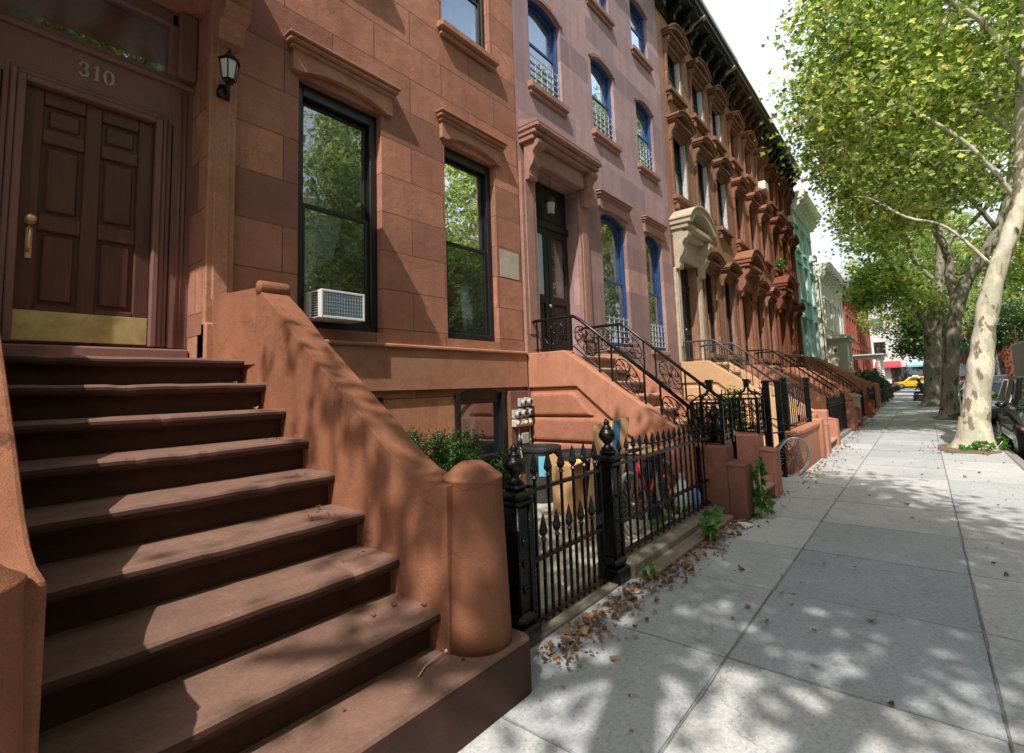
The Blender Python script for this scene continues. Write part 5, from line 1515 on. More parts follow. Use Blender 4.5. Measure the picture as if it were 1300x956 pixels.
# tree 2: trunk behind with crown shade in its bark colour, forking
t2 = grow_tree('plane_tree', 'dark trunked plane tree forking low, second from the camera', (25, -.62, 0),
    [(0, 0, -.05, .27), (0, -.1, 1.0, .25), (0, -.16, 1.5, .24), (0, -.41, 3.26, .23), (.0, -.62, 4.2, .22), (0, -.95, 5.1, .2), (.1, -1.35, 5.7, .18), (.2, -1.96, 6.86, .16), (.2, -2.46, 8.5, .13), (.2, -2.7, 10.5, .09), (.1, -2.6, 13, .05)],
    [(4, [(.2, -.5, 5.3, .15), (.1, -.52, 6.2, .13), (0, -.2, 7.4, .12), (0, -.07, 8.3, .11), (0, -.2, 9.8, .09), (.2, .1, 12, .05)]),
     ((0, -.2, 7.4), [(-.6, .7, 8.3, .07), (-1.2, 1.9, 9.3, .055), (-1.6, 3.2, 10.0, .03)]),
     (7, [(-.4, -1.2, 8.2, .08), (-1, -.2, 9.3, .06), (-1.5, .8, 10, .04)]),
     (8, [(.5, -3.6, 9.6, .07), (.9, -4.8, 10.6, .05)]),
     ((0, -.2, 9.8), [(.5, 1.3, 10.8, .06), (.9, 2.7, 12, .05), (1.1, 3.8, 13, .03)])],
    [(-.8, 1.7, 11.2, 2.4, 2.0, 2.2, 1.2), (.5, 2.3, 14.5, 3, 2.0, 2.6, 1.2), (.5, -1, 15.5, 3.5, 3.0, 2.6, 1.2), (.8, -4.5, 11.5, 3, 2.6, 2.6, 1), (-.8, .9, 8.2, 2.0, 1.6, 1.2, .6), (0, -1.0, 11.5, 2.8, 2.4, 2.4, .9), (.6, -4.2, 7.6, 2.4, 2.0, 1.8, .7)],
    12, 300, 86, .19, PT, barkm='bark_dark')
t3 = grow_tree('plane_tree', 'thick brown trunked plane tree with a long arm over the sidewalk, third from the camera', (35, -.3, 0),
    [(0, 0, -.05, .42), (0, -.02, .5, .4), (0, -.12, 1.9, .37), (0, -.3, 3.4, .36), (0, -.5, 4.8, .33), (.1, -.8, 6.5, .25), (.2, -1.0, 8.2, .2), (.2, -1.2, 10.5, .15), (.1, -1.3, 13.5, .08)],
    [(3, [(-.2, .1, 4.9, .17), (-.2, .7, 6.5, .15), (-.3, 1.3, 8.2, .13), (-.4, 1.7, 9.4, .11), (-.5, 2.6, 11, .07)]),
     (5, [(.3, .1, 8, .11), (.5, .5, 10, .09), (.6, 1.4, 12, .06)]),
     (6, [(.3, -2.4, 9.6, .1), (.6, -3.8, 11, .07)]),
     ((-.2, .7, 6.5), [(-.6, 1.6, 7.0, .06), (-1, 2.4, 7.1, .04), (-1.2, 3.0, 6.8, .02)])],
    [(-.5, 1.6, 10.8, 3.0, 2.2, 2.4, 1.1), (.5, 1.2, 15.5, 3.8, 3, 2.6, 1.2), (.5, -3.5, 13, 3.6, 3, 3, 1.1), (-.8, 1.7, 6.8, 2.4, 1.7, 1.0, .6), (0, -1, 17, 3, 3, 2, .7), (0, 0.2, 5.6, 2.4, 2.0, .9, .4), (.3, -3.8, 7.4, 2.6, 2.2, 2.0, .8)],
    13, 290, 80, .22, PT, barkm='bark_dark')
# small street trees farther on, and a plane tree behind the camera that dapples the pavement
t4 = grow_tree('street_tree', 'small dark street tree with low branches near the taxi', (50, -.7, 0),
    [(0, 0, -.05, .13), (0, .02, 1, .12), (.05, .0, 2.2, .11), (0, .1, 3.4, .09), (0, .1, 5, .05)],
    [(3, [(-.3, .9, 4.0, .05), (-.4, 1.7, 4.4, .03)]), (3, [(.3, -.8, 4.2, .05), (.4, -1.5, 4.8, .03)])],
    [(0, .6, 4.6, 2.0, 1.9, 1.2, 1), (0, 0, 6.2, 2.2, 2.0, 1.5, 1), (0, 1.4, 3.7, 1.2, 1.0, .6, .3)], 14, 120, 40, .22, None, 'leafdark')
t4b = copy_tree(t4); t4b.location = (62, -.6, 0); t4b.rotation_euler.z = 1.2; t4b['label'] = 'farther small street tree behind the dark one, by the side street'
t5 = copy_tree(t2); t5.location = (60, -.9, 0); t5.rotation_euler.z = 2.6; t5['label'] = 'farthest plane tree on the kerb, mostly hidden behind the nearer trunks'
t0 = grow_tree('plane_tree', 'plane tree behind the viewer whose crown shades the near pavement and stoop', (-3.4, -.9, 0),
    [(0, 0, -.05, .3), (0, 0, 1.5, .25), (.1, .1, 3.5, .22), (.3, .2, 5.5, .18), (.6, .3, 7.5, .14), (.8, .3, 9.5, .08)],
    [(3, [(1.2, .5, 6.8, .1), (2.6, .6, 7.8, .07), (4.4, .5, 8.4, .04)]), (3, [(1.2, -.6, 7, .1), (2.6, -1.4, 8, .06)]), (4, [(-1, .5, 8.6, .08), (-2.4, .8, 9.6, .05)])],
    [(4.5, .1, 8.8, 2.1, 1.3, 1.2, 1.0), (2.6, -.6, 8.6, 2.2, 1.7, 1.4, 1.0), (.7, .7, 9, 2.2, 1.7, 1.2, .4), (1, -2.4, 9.6, 2.6, 1.8, 1.4, .7)],
    15, 215, 84, .15, PT, spread=.5)
for (x, y, src, rz, lab) in ((74, -1.0, t2, 1.1, 'kerb plane tree just before the side street'), (110, -7, t3, .4, 'big tree beyond the side street, right of the white building'), (118, -14, t3, 2.0, 'tree beyond the side street at the far right'), (128, -5, t2, 4.0, 'farthest tree beyond the side street')):
    c = copy_tree(src); c.location = (x, y, 0); c.rotation_euler.z = rz; c['label'] = lab; c['group'] = 'far trees closing the street'
for (x, y, rz, sc2, lab) in ((97.5, -8.6, .5, 1.5, 'dark leafy tree on the far corner, left one behind the parked cars'), (92, -11.9, 2.0, 1.5, 'dark leafy tree on the far corner, right one behind the parked cars')):
    c = copy_tree(t4); c.location = (x + 4, y, 0); c.rotation_euler.z = rz; c.scale = (sc2,) * 3; c['label'] = lab
# trees across the roadway
acr = [(15, -12.0, t2, 1.0), (26, -12.2, t3, 2.2), (39, -12.0, t2, 3.4), (55, -12.3, t3, 4.6), (4, -12.2, t3, 5.5), (72, -12, t2, 5.2)]
acr += [(-8, -12.1, t3, 1.0), (-21, -12.0, t2, 3.9), (-21, -.9, t3, .7), (-34, -.9, t2, 2.0)]  # unseen trees added to block low sky light behind the viewer
names = ['plane tree across the street, opposite the mauve house', 'plane tree across the street, opposite the darkest brownstone', 'plane tree across the street, opposite the clapboard house', 'plane tree across the street, opposite the brick row', 'plane tree across the street, opposite the nearest house', 'farthest plane tree across the street', 'unseen plane tree across the street, behind the viewer to the left', 'unseen plane tree across the street, farthest behind the viewer', 'unseen kerb plane tree two trees behind the viewer', 'unseen kerb plane tree farthest behind the viewer']
for (x, y, src, rz), nm in zip(acr, names):
    c = copy_tree(src); c.location = (x, y, 0); c.rotation_euler.z = rz; c['label'] = nm; c['group'] = 'plane trees across the street'

def bush(name, label, cat, loc, blobs, n, size, leafm, seed, stems=6, group=None, droop=.2):
    rng = np.random.default_rng(seed); t = thing(name, label, cat, loc, 0, group, local=True)
    pts = []
    wts = np.array([b[3] * b[4] * b[5] for b in blobs]); wts = wts / wts.sum()
    for b, k in zip(blobs, (wts * n).astype(int) + 1):
        v = rng.normal(size=(k, 3)); v /= np.linalg.norm(v, axis=1)[:, None]; v *= rng.uniform(.3, 1.08, (k, 1)) ** .45
        pts.append(np.array(b[:3]) + v * np.array(b[3:6]))
    pts = np.concatenate(pts); pts = pts[pts[:, 2] > .02]
    V, F = leaf_mesh(rng, pts, size, droop); mesh_np('foliage', V, F, M[leafm], t)
    w = MB()
    for k in range(stems):
        b = blobs[k % len(blobs)]
        w.tube([(b[0] * .3 + rng.uniform(-.04, .04), b[1] * .3, 0), (b[0] * .7, b[1] * .7, b[2] * .6), (b[0] + rng.uniform(-.1, .1) * b[3], b[1] + rng.uniform(-.1, .1) * b[4], b[2] + b[5] * .4)], [.012, .009, .004], 5)
    w.build('stem', M['bark'], t)
    return t
# feathery evergreen behind the cheek wall
def yew(label, loc, h, seed):
    rng = np.random.default_rng(seed); rnd = random.Random(seed); t = thing('evergreen_shrub', label, 'shrub', loc, 0, None, local=True)
    w = MB(); pts = []; dirs = []
    for k in range(26):
        a = rnd.uniform(0, 2 * PI); out = rnd.uniform(.12, .5); z = h * rnd.uniform(.55, 1)
        p0 = Vector((rnd.uniform(-.05, .05), rnd.uniform(-.05, .05), .0)); p1 = Vector((math.cos(a) * out * .5, math.sin(a) * out * .5, z * .65)); p2 = Vector((math.cos(a) * out, math.sin(a) * out, z))
        w.tube([p0, p1, p2], [.014, .009, .003], 5)
        for j in range(130):
            u = rnd.uniform(.35, 1.05); q = p0.lerp(p1, u * 2) if u < .5 else p1.lerp(p2, u * 2 - 1)
            sd = Vector((rnd.gauss(0, 1), rnd.gauss(0, 1), rnd.gauss(.3, .5))).normalized()
            for m_ in range(5): pts.append(q + sd * (.03 * m_))
    w.build('stem', M['bark'], t)
    V, F = leaf_mesh(rng, np.array([tuple(p) for p in pts]), .055, -.2, .3, .13); mesh_np('foliage', V, F, M['leafdark'], t)
yew('feathery dark evergreen shrub rising behind the curved stoop wall', (3.85, 4.15, 0), 1.14, 21)
yew('lighter evergreen sprig beside the newel post of the near stoop', (3.65, 3.3, 0), .98, 22)
bush('broadleaf_weed', 'tall green weed growing up the brown pier', 'weed', (6.62, 1.62, 0), [(0, 0, .2, .12, .1, .18), (.02, .02, .45, .1, .08, .16), (-.02, .0, .62, .06, .05, .1)], 90, .1, 'leafbright', 31)
bush('broadleaf_weed', 'bright green weed at the fence kerb', 'weed', (5.35, 1.83, 0), [(0, 0, .12, .1, .07, .1), (.02, 0, .27, .08, .05, .08)], 26, .12, 'leafbright', 32)
bush('broadleaf_weed', 'tiny green weed at the foot of the gate post', 'weed', (4.06, 1.93, 0), [(0, 0, .05, .06, .05, .06)], 16, .06, 'leafbright', 33, 3)
bush('broadleaf_weed', 'green weeds inside the fence under the bicycle', 'weed', (5.4, 2.36, 0), [(0, 0, .1, .3, .06, .09), (.7, 0, .14, .16, .06, .1)], 70, .08, 'leafbright', 34)
bush('grass_tuft', 'tuft of grass and weeds at the foot of the pale leaning tree', 'grass', (14.45, -.85, 0), [(0, 0, .08, .16, .2, .1), (.3, -.35, .16, .12, .08, .16), (-.05, .3, .05, .16, .1, .05)], 130, .085, 'leafbright', 35, 5, None, -1.6)
bush('grass_tuft', 'tuft of weeds at the foot of the dark trunked tree', 'grass', (24.6, -.85, 0), [(0, 0, .08, .2, .25, .1), (.3, -.35, .14, .14, .1, .14)], 120, .09, 'leafbright', 36, 8, None, -1.2)
for i, (x, y, s, lab) in enumerate(((29.5, 2.9, 1.0, 'clipped dark hedge bush before the darkest brownstone'), (36.5, 2.75, 1.15, 'rounded green hedge bush before the teal house'), (40.0, 2.6, 1.2, 'tallest green hedge bush in front of the clapboard house'), (44, 2.4, .9, 'low spreading green bush near the far end of the row'))):
    if i == 0: continue
    bush('hedge_bush', lab, 'bush', (x, y, 0), [(0, 0, .9 * s, 1.4 * s, .7 * s, .85 * s), (.9 * s, -.2, .7 * s, 1.0 * s, .6 * s, .65 * s), (-.8 * s, .1, .7 * s, .9 * s, .6 * s, .6 * s)], 2600, .15, 'leafdark', 40 + i, 8, 'hedge bushes in the far front yards')
bush('potted_plant', 'leafy green climber inside the yard of the mauve house', 'plant', (10.2, 2.9, 0), [(0, 0, .9, .3, .25, .5), (.1, 0, 1.35, .2, .15, .25)], 300, .1, 'leafbright', 50)
bush('window_plant', 'small pot plant on an upper sill of the darkest brownstone', 'plant', (26, 4.72, 6.88), [(0, 0, .22, .28, .16, .24)], 120, .13, 'leafbright', 51, 4)

# fallen leaves
rng = np.random.default_rng(5)
pts = []
for k in range(1500):   # drift along the fence kerb
    x = rng.uniform(2.5, 8.2); y = 1.9 - abs(rng.normal(0, .13)) - (0 if x > 4 else -.12 * rng.random())
    pts.append((x, y, .004 + abs(rng.normal(0, .012))))
for k in range(650):
    x = rng.uniform(9, 24); pts.append((x, 1.72 - abs(rng.normal(0, .16)), .004 + abs(rng.normal(0, .01))))
for k in range(150): pts.append((rng.uniform(2.2, 15), rng.uniform(-1.1, 1.8), .006))
for k in range(160): pts.append((rng.uniform(13.6, 16.5), rng.uniform(-1.25, .2), .006))
for k in range(60): pts.append((rng.uniform(2.6, 6.5), rng.uniform(2.4, 4.4), .02))
for k in range(34):
    j = rng.integers(0, 8); pts.append((1.83 - abs(rng.normal(0, .12)), 2.12 + .333 * j + rng.uniform(.0, .26), .49 + .209 * j + .006))
for k in range(4): pts.append((rng.uniform(.4, 2.2), rng.uniform(1.8, 2.05), .289))
pts = np.array(pts); n = len(pts)
a = rng.uniform(0, 2 * PI, n); Ls = np.clip(rng.lognormal(-3.8, .42, n), .01, .06)
d = np.stack([np.cos(a), np.sin(a), rng.uniform(-.02, .55, n)], 1) * Ls[:, None]; s = np.stack([-np.sin(a), np.cos(a), rng.uniform(-.2, .25, n)], 1) * (Ls * .62)[:, None]
up = np.zeros((n, 3)); up[:, 2] = Ls * rng.uniform(.05, .65, n)
V = np.stack([pts, pts + d * .35 - s + up, pts + d * .75 - s * .7 + up * .7, pts + d, pts + d * .7 + s * .75 + up, pts + d * .3 + s + up * .6], 1).reshape(-1, 3)
i = np.arange(n)[:, None] * 6
F = np.concatenate([i + np.array([[0, 3, 2, 1]]), i + np.array([[0, 5, 4, 3]])])
tag(mesh_np('fallen_leaves', V, F, M['litter']), 'dry brown leaves scattered along the kerb and pavement', 'leaves', kind='stuff')
tw = MB(); tw.tube([(1.62, 1.96, .29), (1.7, 2.0, .293), (1.83, 2.01, .3)], .004, 5); tw.ball((1.85, 2.01, .3), .014, .01, .01, 5)
tag(tw.build('dry_twig', M['cable'], loc=(1.7, 2.0, .285)), 'dry twig lying on the bottom step beside the newel post', 'twig')
pl = MB(); pl.add([(6.02, 1.66, .004), (6.14, 1.6, .03), (6.22, 1.7, .01), (6.1, 1.78, .04), (6.12, 1.68, .05)], [(0, 1, 4), (1, 2, 4), (2, 3, 4), (3, 0, 4)])
tag(pl.build('paper_scrap', M['dull_white'], loc=(6.1, 1.68, 0)), 'crumpled white paper scrap on the pavement by the fence kerb', 'paper')
# ------------------------------------------------------------------ vehicles (built nose towards -x, wheels on the road)
def car(label, loc, rz, paint, kind='sedan', group=None, name='parked_car', cat='car'):
    t = thing(name, label, cat, loc, rz, group, local=True)
    Lx = 4.6; Wd = .89
    if kind == 'van': hb, ht = 1.15, 2.05
    elif kind == 'suv': hb, ht = 1.02, 1.68
    else: hb, ht = .93, 1.46
    r = .33; ax = (.86, 3.62)
    if kind == 'van': top = [(0, .5), (.03, .78), (.12, .98), (.9, hb), (4.55, hb), (4.6, .5)]
    elif kind == 'suv': top = [(0, .48), (.02, .72), (.1, .86), (.35, .92), (1.15, hb), (4.5, hb), (4.6, .8), (4.6, .5)]
    else: top = [(0, .45), (.02, .62), (.1, .72), (.4, .79), (1.25, hb), (3.7, hb + .03), (4.45, hb - .02), (4.58, .75), (4.6, .45)]
    bot = [(4.5, .24)]
    for x in ax[::-1]:
        bot += [(x + (r + .07) * math.cos(a), max(.24, r + (r + .07) * math.sin(a))) for a in [PI * k / 10 for k in range(11)]]
    bot += [(.12, .24)]
    prof = top + bot
    b = MB(); n = len(prof)
    ys = [(-1, .0), (-.93, .045), (-.6, .06), (.6, .06), (.93, .045), (1, .0)]
    vs = []
    cx, cz = 2.3, .62
    for (f, e) in ys:
        for (x, z) in prof:
            bow = 1 - .09 * (abs(x - cx) / 2.3) ** 3
            zz = z - (0.045 if abs(f) == 1 and z > .6 else 0); xx = cx + (x - cx) * (.985 if abs(f) == 1 else 1)
            vs.append((xx, f * Wd * bow * (1.0 if z < .8 else .97), zz))
    fs = []
    for j in range(len(ys) - 1):
        for k in range(n):
            k2 = (k + 1) % n; fs.append((j * n + k, j * n + k2, (j + 1) * n + k2, (j + 1) * n + k))
    fs.append(tuple(range(n))); fs.append(tuple(range((len(ys) - 1) * n, len(ys) * n)))
    b.add(vs, fs, True); body = b.build('body', M[paint], t, auto=R(38)); 
    # cabin
    if kind == 'van': lo = [(.75, 4.5)]; xa0, xa1, xb0, xb1 = .75, 1.35, 4.5, 4.4
    elif kind == 'suv': xa0, xa1, xb0, xb1 = 1.15, 1.85, 4.5, 4.2
    else: xa0, xa1, xb0, xb1 = 1.2, 1.95, 4.05, 3.3
    w0, w1 = Wd * .93, Wd * .72 if kind != 'van' else Wd * .86
    def cab(u, v, side):   # u along, v up
        x = (xa0 + (xa1 - xa0) * v) * (1 - u) + (xb0 + (xb1 - xb0) * v) * u
        return (x, side * (w0 + (w1 - w0) * v), hb - .02 + (ht - hb) * v)
    c = MB()
    P = [cab(0, 0, -1), cab(1, 0, -1), cab(1, 0, 1), cab(0, 0, 1), cab(0, 1, -1), cab(1, 1, -1), cab(1, 1, 1), cab(0, 1, 1)]
    c.add(P, [(0, 1, 2, 3), (4, 5, 6, 7), (0, 1, 5, 4), (1, 2, 6, 5), (2, 3, 7, 6), (3, 0, 4, 7)], True)
    c.build('cabin', M[paint], t, bevel=.07, seg=3)
    def pane(pts, off, nm):
        g = MB(); g.add([tuple(Vector(p) + Vector(off)) for p in pts], [tuple(range(len(pts)))]); g.build(nm, M['glass'], t)
    def ws(v, y, u): p = cab(u, v, 1); wv = w0 + (w1 - w0) * v; return (p[0], y * wv, p[2])
    pane([ws(.1, -.88, 0), ws(.1, .88, 0), ws(.9, .86, 0), ws(.9, -.86, 0)], (-.018, 0, .012), 'windscreen')
    pane([ws(.15, -.85, 1), ws(.15, .85, 1), ws(.88, .82, 1), ws(.88, -.82, 1)], (.018, 0, .012), 'rear_window')
    for s in (-1, 1):
        for (u0, u1) in ((.12, .47), (.51, .86)):
            if kind == 'van' and u0 > .4: continue
            pane([cab(u0 - .03, .14, s), cab(u1, .14, s), cab(u1 - .02, .86, s), cab(u0 + .03, .86, s)], (0, s * .014, .004), 'side_window')
        g = MB()
        for xx in ((xa0 + .35), (xa0 + xb0) / 2 - .05, xb0 - .25):
            g.bar((xx, s * Wd * .975, .32), (xx, s * Wd * .95, hb - .05), .008)
        g.box(.5, 4.1, s * Wd - .02, s * Wd + .012, .5, .54, .004)
        for xx in ((xa0 + xb0) / 2 - .25, xb0 - .4): g.box(xx, xx + .16, s * Wd * .96 - .012, s * Wd * .96 + .03, .76, .79, .006)
        g.build('door_trim', M['darkplastic'], t)
        g = MB(); g.ball((xa0 + .42, s * (Wd + .09), hb + .04), .07, .1, .065, 6); g.build('mirror', M[paint], t)
        g = MB(); m0 = len(g.v); g.box(-.01, .3, -.2, .2, -.07, .07, .04)
        yy = s * Wd * .66
        g.v = [(.03 + p[0] + abs(p[1]) * .25 * (1 if p[1] * s > 0 else 0), yy + p[1] * 1.0, .67 + p[2] + .15 * p[0] + (.06 if kind != 'sedan' else 0)) for p in g.v]
        hl = g.build('headlight', M['headlight'], t)
        g = MB(); g.box(.12, .36, s * (Wd * .9) - .03, s * (Wd * .9) + .04, .62, .68, .012); g.build('indicator', M['amber'], t)
        g = MB(); g.box(4.5, 4.615, s * Wd * .7 - .16, s * Wd * .7 + .12, .68, .88, .02); g.build('tail_light', M['awning'], t)
        for x in ax:
            w = MB(); w.lathe((0, 0, 0), [(.2, -.1), (.3, -.11), (.33, -.08), (.335, 0), (.33, .08), (.3, .11), (.2, .1)], 32)
            MM = Matrix.Translation((x, s * (Wd - .11), r)) @ Matrix.Rotation(PI / 2, 4, 'X'); w.xf(MM)
            o = w.build('wheel', M['rubber'], t)
            w = MB(); w.lathe((0, 0, 0), [(.215, .0), (.225, .02), (.2, .03), (.06, .012), (.05, .03), (.001, .034)], 24)
            for k in range(5):
                a = 2 * PI * k / 5; w.bar((.04 * math.cos(a), .04 * math.sin(a), .028), (.2 * math.cos(a), .2 * math.sin(a), .034), .05, .02)
            w.xf(Matrix.Translation((x, s * (Wd - .02), r)) @ Matrix.Rotation(-s * PI / 2, 4, 'X')); w.build('rim', M['rim'], o)
    g = MB(); g.box(-.015, .06, -.42, .42, .5, .6, .02); g.box(-.02, .05, -.5, .5, .3, .4, .02); g.build('grille', M['darkplastic'], t)
    g = MB(); g.box(.3, 4.3, -Wd * .8, Wd * .8, .16, .4); g.build('underbody', M['darkplastic'], t)
    return t
ck = 'cars parked along the kerb'
car('shiny black car parked nose towards the viewer beside the pale leaning tree', (13.7, -2.24, -.13), 0, 'carblack', 'suv', ck)
car('dark grey car parked behind the dark trunked tree', (23.6, -2.3, -.13), 0, 'cargrey', 'sedan', ck)
car('silver car parked between the black and the grey cars', (29.5, -2.3, -.13), 0, 'carsilver', 'suv', ck)
car('black car parked farther along, past the third tree', (35.5, -2.3, -.13), 0, 'carblack', 'sedan', ck)
v = car('white van with a blue stripe and roof rack lights standing in the roadway', (20.5, -4.5, -.13), 0, 'carwhite', 'van', None, 'white_van', 'van')
g = MB(); g.box(.6, 4.4, -.905, -.897, .86, .98); g.box(.6, 4.4, .897, .905, .86, .98); g.build('stripe', M['bluepaint'], v)
g = MB(); g.box(1.5, 4.2, -.6, -.56, 2.1, 2.14); g.box(1.5, 4.2, .56, .6, 2.1, 2.14)
for x in (1.6, 2.4, 3.2, 4.1): g.box(x, x + .04, -.62, .62, 2.08, 2.12); g.box(x, x + .04, -.6, -.56, 1.98, 2.12); g.box(x, x + .04, .56, .6, 1.98, 2.12)
g.build('roof_rack', M['rim'], v)
for yy in (-.5, .5):
    g = MB(); g.lathe((1.5, yy, 2.05), [(.07, 0), (.07, .1), (.05, .15), (.001, .16)], 10); g.build('beacon', M['amber'], v)
tr = thing('box_truck', 'grey box truck with an amber roof light behind the white van', 'truck', (33, -5.2, -.13), 0, local=True)
g = MB(); g.box(1.9, 7.2, -1.15, 1.15, .75, 3.35, .05); g.build('box_body', M['greytrim'], tr)
g = MB()
for k in range(10): g.box(2.3 + k * .5, 2.33 + k * .5, 1.15, 1.17, .9, 3.2); g.box(2.3 + k * .5, 2.33 + k * .5, -1.17, -1.15, .9, 3.2)
for k in range(8): g.box(1.88, 1.9, -1.0 + k * .28, -.97 + k * .28, 2.5, 3.25)
g.build('panel_ribs', M['rim'], tr)
g = MB(); g.prism([(0, .5), (0, 1.3), (.35, 2.3), (1.8, 2.4), (1.8, .5)], 'xz', -1.05, 1.05); g.build('cab', M['carwhite'], tr, bevel=.08)
g = MB(); g.add([(.02, -.9, 1.36), (.02, .9, 1.36), (.31, .85, 2.2), (.31, -.85, 2.2)], [(0, 1, 2, 3)]); g.v = [(a - .03, b, c + .01) for a, b, c in g.v]; g.build('windscreen', M['glass'], tr)
for x in (.9, 5.6):
    for s in (-1, 1):
        w = MB(); w.lathe((0, 0, 0), [(.25, -.13), (.43, -.13), (.46, 0), (.43, .13), (.25, .13)], 24); w.xf(Matrix.Translation((x, s * .98, .46)) @ Matrix.Rotation(PI / 2, 4, 'X')); w.build('wheel', M['rubber'], tr)
g = MB(); g.box(.4, 7.1, -.4, .4, .5, .74); g.build('chassis', M['darkplastic'], tr)
g = MB(); g.lathe((2.2, 1.0, 3.36), [(.1, 0), (.1, .14), (.001, .22)], 10); g.build('beacon', M['amber'], tr)
tx = car('yellow taxi crossing the far end of the street', (93, 3.4, -.126), -PI / 2, 'caryellow', 'suv', None, 'yellow_taxi', 'taxi')
g = MB(); g.box(2.2, 2.9, -.16, .16, 1.68, 1.84, .03); g.build('roof_sign', M['dull_white'], tx)
def scooter(x, y, rz):
    t = thing('motor_scooter', 'dark motor scooter parked in the row at the far pavement edge', 'motor scooter', (x, y, 0), rz, 'scooters parked at the far corner', local=True)
    for xx in (0, 1.2):
        w = MB(); w.tube([(xx + .22 * math.cos(2 * PI * i / 20), 0, .26 + .22 * math.sin(2 * PI * i / 20)) for i in range(20)], .055, 7, closed=True); w.build('wheel', M['rubber'], t)
    g = MB(); g.prism([(-.05, .4), (0, .72), (.55, .78), (.62, .4), (.95, .35), (1.02, .9), (1.12, .92), (1.15, .45), (1.0, .22), (.3, .22)], 'xz', -.16, .16); g.build('body', M['carblack'], t, bevel=.04)
    g = MB(); g.tube([(1.03, -.32, 1.02), (1.07, 0, .98), (1.03, .32, 1.02)], .02, 6); g.tube([(1.07, 0, .98), (1.2, 0, .26)], .03, 6); g.ball((1.14, 0, .9), .08, n=5); g.build('handlebar', M['rim'], t)
    g = MB(); g.box(-.08, .6, -.13, .13, .77, .85, .03); g.build('seat', M['darkplastic'], t)
    return t
s0 = scooter(66, 2.6, 1.2)
for i in range(1, 6):
    c = copy_tree(s0); c.location = (66 + i * 1.9, 2.6 - .05 * i, 0)
# tree planter with a person bending over it
pn = thing('tree_planter', 'low dark planter of green plants on the pavement past the thick tree', 'planter', (42.5, .1, 0))
g = MB(); g.box(41.6, 43.4, -.5, .6, 0, .38, .03); g.build('planter_box', M['darkplastic'], pn)
rng = np.random.default_rng(77); pp = rng.uniform((41.6, -.5, .38), (43.4, .6, .62), (420, 3)); V, F = leaf_mesh(rng, pp, .14, -.3); mesh_np('greenery', V, F, M['leafbright'], pn)
def skin(name, verts, edges, rad, mat, parent, sub=2):
    me = bpy.data.meshes.new(name); me.from_pydata(verts, edges, []); o = bpy.data.objects.new(name, me); COL.objects.link(o)
    md = o.modifiers.new('skin', 'SKIN'); md.use_smooth_shade = True
    for i, r in enumerate(rad):
        sv = me.skin_vertices[0].data[i]; sv.radius = (r, r) if not isinstance(r, tuple) else r; sv.use_root = (i == 0)
    s = o.modifiers.new('sub', 'SUBSURF'); s.levels = sub; s.render_levels = sub
    me.materials.append(mat); o.parent = parent; return o
ps = thing('person', 'person in dark clothes sitting hunched by the planter far down the pavement', 'person', (44.2, .1, 0), R(60), local=True)
vs = [(0, 0, .5), (0, 0, .72), (.04, 0, .98), (.1, 0, 1.14), (.16, 0, 1.26), (.2, 0, 1.36),
      (.02, .1, .48), (.42, .13, .5), (.4, .13, .1), (.54, .14, .05), (.02, -.1, .48), (.42, -.13, .5), (.4, -.13, .1), (.54, -.14, .05),
      (.07, .18, 1.04), (.16, .24, .78), (.38, .16, .66), (.07, -.18, 1.04), (.16, -.24, .78), (.38, -.16, .66)]
ed = [(0, 1), (1, 2), (2, 3), (3, 4), (4, 5), (0, 6), (6, 7), (7, 8), (8, 9), (0, 10), (10, 11), (11, 12), (12, 13), (2, 14), (14, 15), (15, 16), (2, 17), (17, 18), (18, 19)]
rd = [.15, .14, .15, .06, .1, .085, .1, .075, .05, .04, .1, .075, .05, .04, .065, .05, .035, .065, .05, .035]
skin('body', vs, ed, rd, M['darkcloth'], ps)
g = MB(); g.ball((.185, 0, 1.31), .1, .085, .12, 7); g.build('face', M['skin'], ps)
g = MB(); g.ball((.165, 0, 1.345), .108, .095, .115, 7); g.build('hair', M['darkplastic'], ps)
g = MB(); g.box(-.22, .22, -.22, .22, 0, .36, .02); g.build('crate_seat', M['darkplastic'], ps)
sg = thing('street_sign', 'small blue and yellow sign on a pole behind the dark trunked tree', 'sign', (30, -1.2, 0))
g = MB(); g.lathe((30, -1.2, 0), [(.03, 0), (.03, 2.9)], 8); g.build('pole', M['rim'], sg)
g = MB(); g.box(29.97, 29.99, -1.42, -1.0, 2.45, 2.8, .004); g.build('sign_plate', M['bluepaint'], sg)
g = MB(); g.box(29.97, 29.99, -1.0, -.78, 2.4, 2.6, .004); g.build('sign_plate', M['sticker_y'], sg)

# plain row across the roadway: stands behind the viewer and shows as reflections in the windows
def across_house(x0, x1, mw, label):
    h = thing('rowhouse_across', label, 'house', ((x0 + x1) / 2, -17, 0), 0, 'houses across the street')
    ops = [(a, a + 1.05, z, z + 1.9) for a in (x0 + .9, x0 + 2.9, x0 + 4.9) for z in (2.4, 6.2, 9.6)]
    w = MB(); wall(w, x0 + .01, x1 - .01, -.05, 12.5, 0, ops); shell(w, x0 + .01, x1 - .01, 12.5, .02, 9); w.v = [(a, -17 - b, c) for a, b, c in w.v]; w.build('wall', mw, h)
    for o in ops:
        g = MB(); g.box(o[0], o[1], -17.2, -17.12, o[2], o[3]); wo = g.build('window', M['glass_dark'], h)
        g = MB(); g.box(o[0] - .1, o[1] + .1, -17.02, -16.9, o[3], o[3] + .2, .02); g.build('lintel', M['beige'], wo)
        g = MB(); g.box(o[0] - .1, o[1] + .1, -17.02, -16.9, o[2] - .12, o[2], .02); g.build('sill', M['beige'], wo)
    g = MB(); g.box(x0, x1, -17.2, -16.4, 12.5, 13.2, .05); g.build('cornice', M['beige'], h)
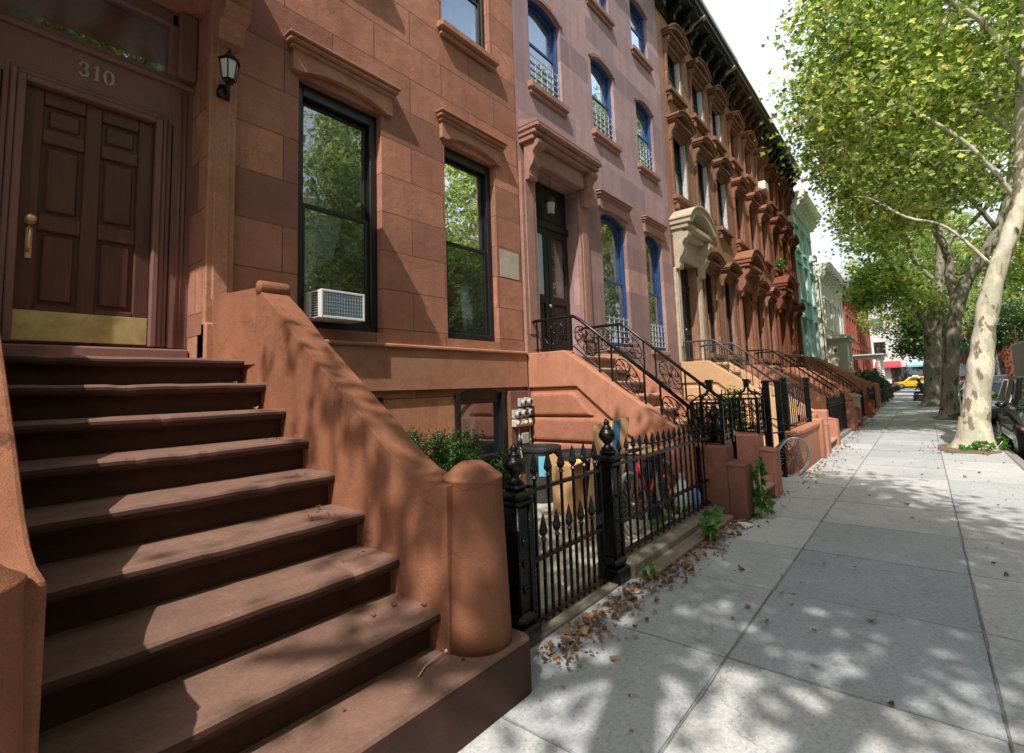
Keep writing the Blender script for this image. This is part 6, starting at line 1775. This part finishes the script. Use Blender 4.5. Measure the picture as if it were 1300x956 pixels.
for k, (mm, lb) in enumerate((('h4', 'red brownstone across the street, facing the nearest house'), ('beige', 'beige rowhouse across the street'), ('brick', 'brick rowhouse across the street'), ('h1', 'brown rowhouse across the street'), ('greytrim', 'grey rowhouse across the street'))):
    across_house(4 + k * 6.4, 10.4 + k * 6.4, M[mm], lb)
for k, (mm, lb) in enumerate((('h5', 'unseen dark red rowhouse across the street, behind the viewer'), ('beige', 'unseen second beige rowhouse across the street, behind the viewer'), ('brick', 'unseen second brick rowhouse across the street, behind the viewer'), ('h1', 'unseen second brown rowhouse across the street, behind the viewer'))):
    across_house(-2.4 - k * 6.4, 4 - k * 6.4, M[mm], lb)  # unseen houses, added to cut the sky light from behind the viewer

# ------------------------------------------------------------------ camera, sun, sky
cam = bpy.data.cameras.new('camera'); co = bpy.data.objects.new('camera', cam); COL.objects.link(co)
cam.sensor_width = 36; cam.sensor_fit = 'HORIZONTAL'; cam.lens = 36 * 634.5 / 1300
cam.shift_y = -45 / 1300; cam.clip_start = .05; cam.clip_end = 1500
yaw, pit, rol = R(39.19), R(5.56), R(-1.946)
Fw = Vector((math.cos(yaw) * math.cos(pit), math.sin(yaw) * math.cos(pit), math.sin(pit)))
rt = Fw.cross(Vector((0, 0, 1))).normalized(); up = rt.cross(Fw)
r2 = rt * math.cos(rol) + up * math.sin(rol); u2 = -rt * math.sin(rol) + up * math.cos(rol)
co.matrix_world = Matrix(((r2.x, u2.x, -Fw.x, 0), (r2.y, u2.y, -Fw.y, 0), (r2.z, u2.z, -Fw.z, 1.62), (0, 0, 0, 1)))
scene.camera = co
ray = Vector((1, .36, -1.33)).normalized()
sun = bpy.data.lights.new('sun', 'SUN'); sun.energy = 5.0; sun.angle = R(.53); sun.color = (1, .945, .86)
so_ = bpy.data.objects.new('sun', sun); COL.objects.link(so_)
so_.rotation_euler = ray.to_track_quat('-Z', 'Y').to_euler(); so_.location = (-20, -6, 30)
wd = bpy.data.worlds.new('World'); scene.world = wd; wd.use_nodes = True
t = wd.node_tree; bg = t.nodes['Background']
sky = t.nodes.new('ShaderNodeTexSky'); sky.sky_type = 'NISHITA'; sky.sun_disc = False
sky.sun_elevation = math.asin(-ray.z); sky.sun_rotation = math.atan2(-ray.x, -ray.y)
sky.air_density = 1.0; sky.dust_density = 4.0; sky.ozone_density = 1.0
# bright summer haze: whiter towards the horizon
geo = t.nodes.new('ShaderNodeTexCoord'); sx = t.nodes.new('ShaderNodeSeparateXYZ'); t.links.new(geo.outputs['Generated'], sx.inputs[0])
hz = t.nodes.new('ShaderNodeMapRange'); hz.inputs[1].default_value = .6; hz.inputs[2].default_value = .74; hz.inputs[3].default_value = 1.0; hz.inputs[4].default_value = .0
t.links.new(sx.outputs[2], hz.inputs[0])
mx = t.nodes.new('ShaderNodeMix'); mx.data_type = 'RGBA'; t.links.new(hz.outputs[0], mx.inputs[0]); t.links.new(sky.outputs[0], mx.inputs[6]); mx.inputs[7].default_value = (6.9, 7.5, 8.6, 1)
t.links.new(mx.outputs[2], bg.inputs[0]); bg.inputs[1].default_value = .15
scene.view_settings.view_transform = 'Standard'; scene.view_settings.look = 'None'; scene.view_settings.exposure = 0
scene.cycles.max_bounces = 8
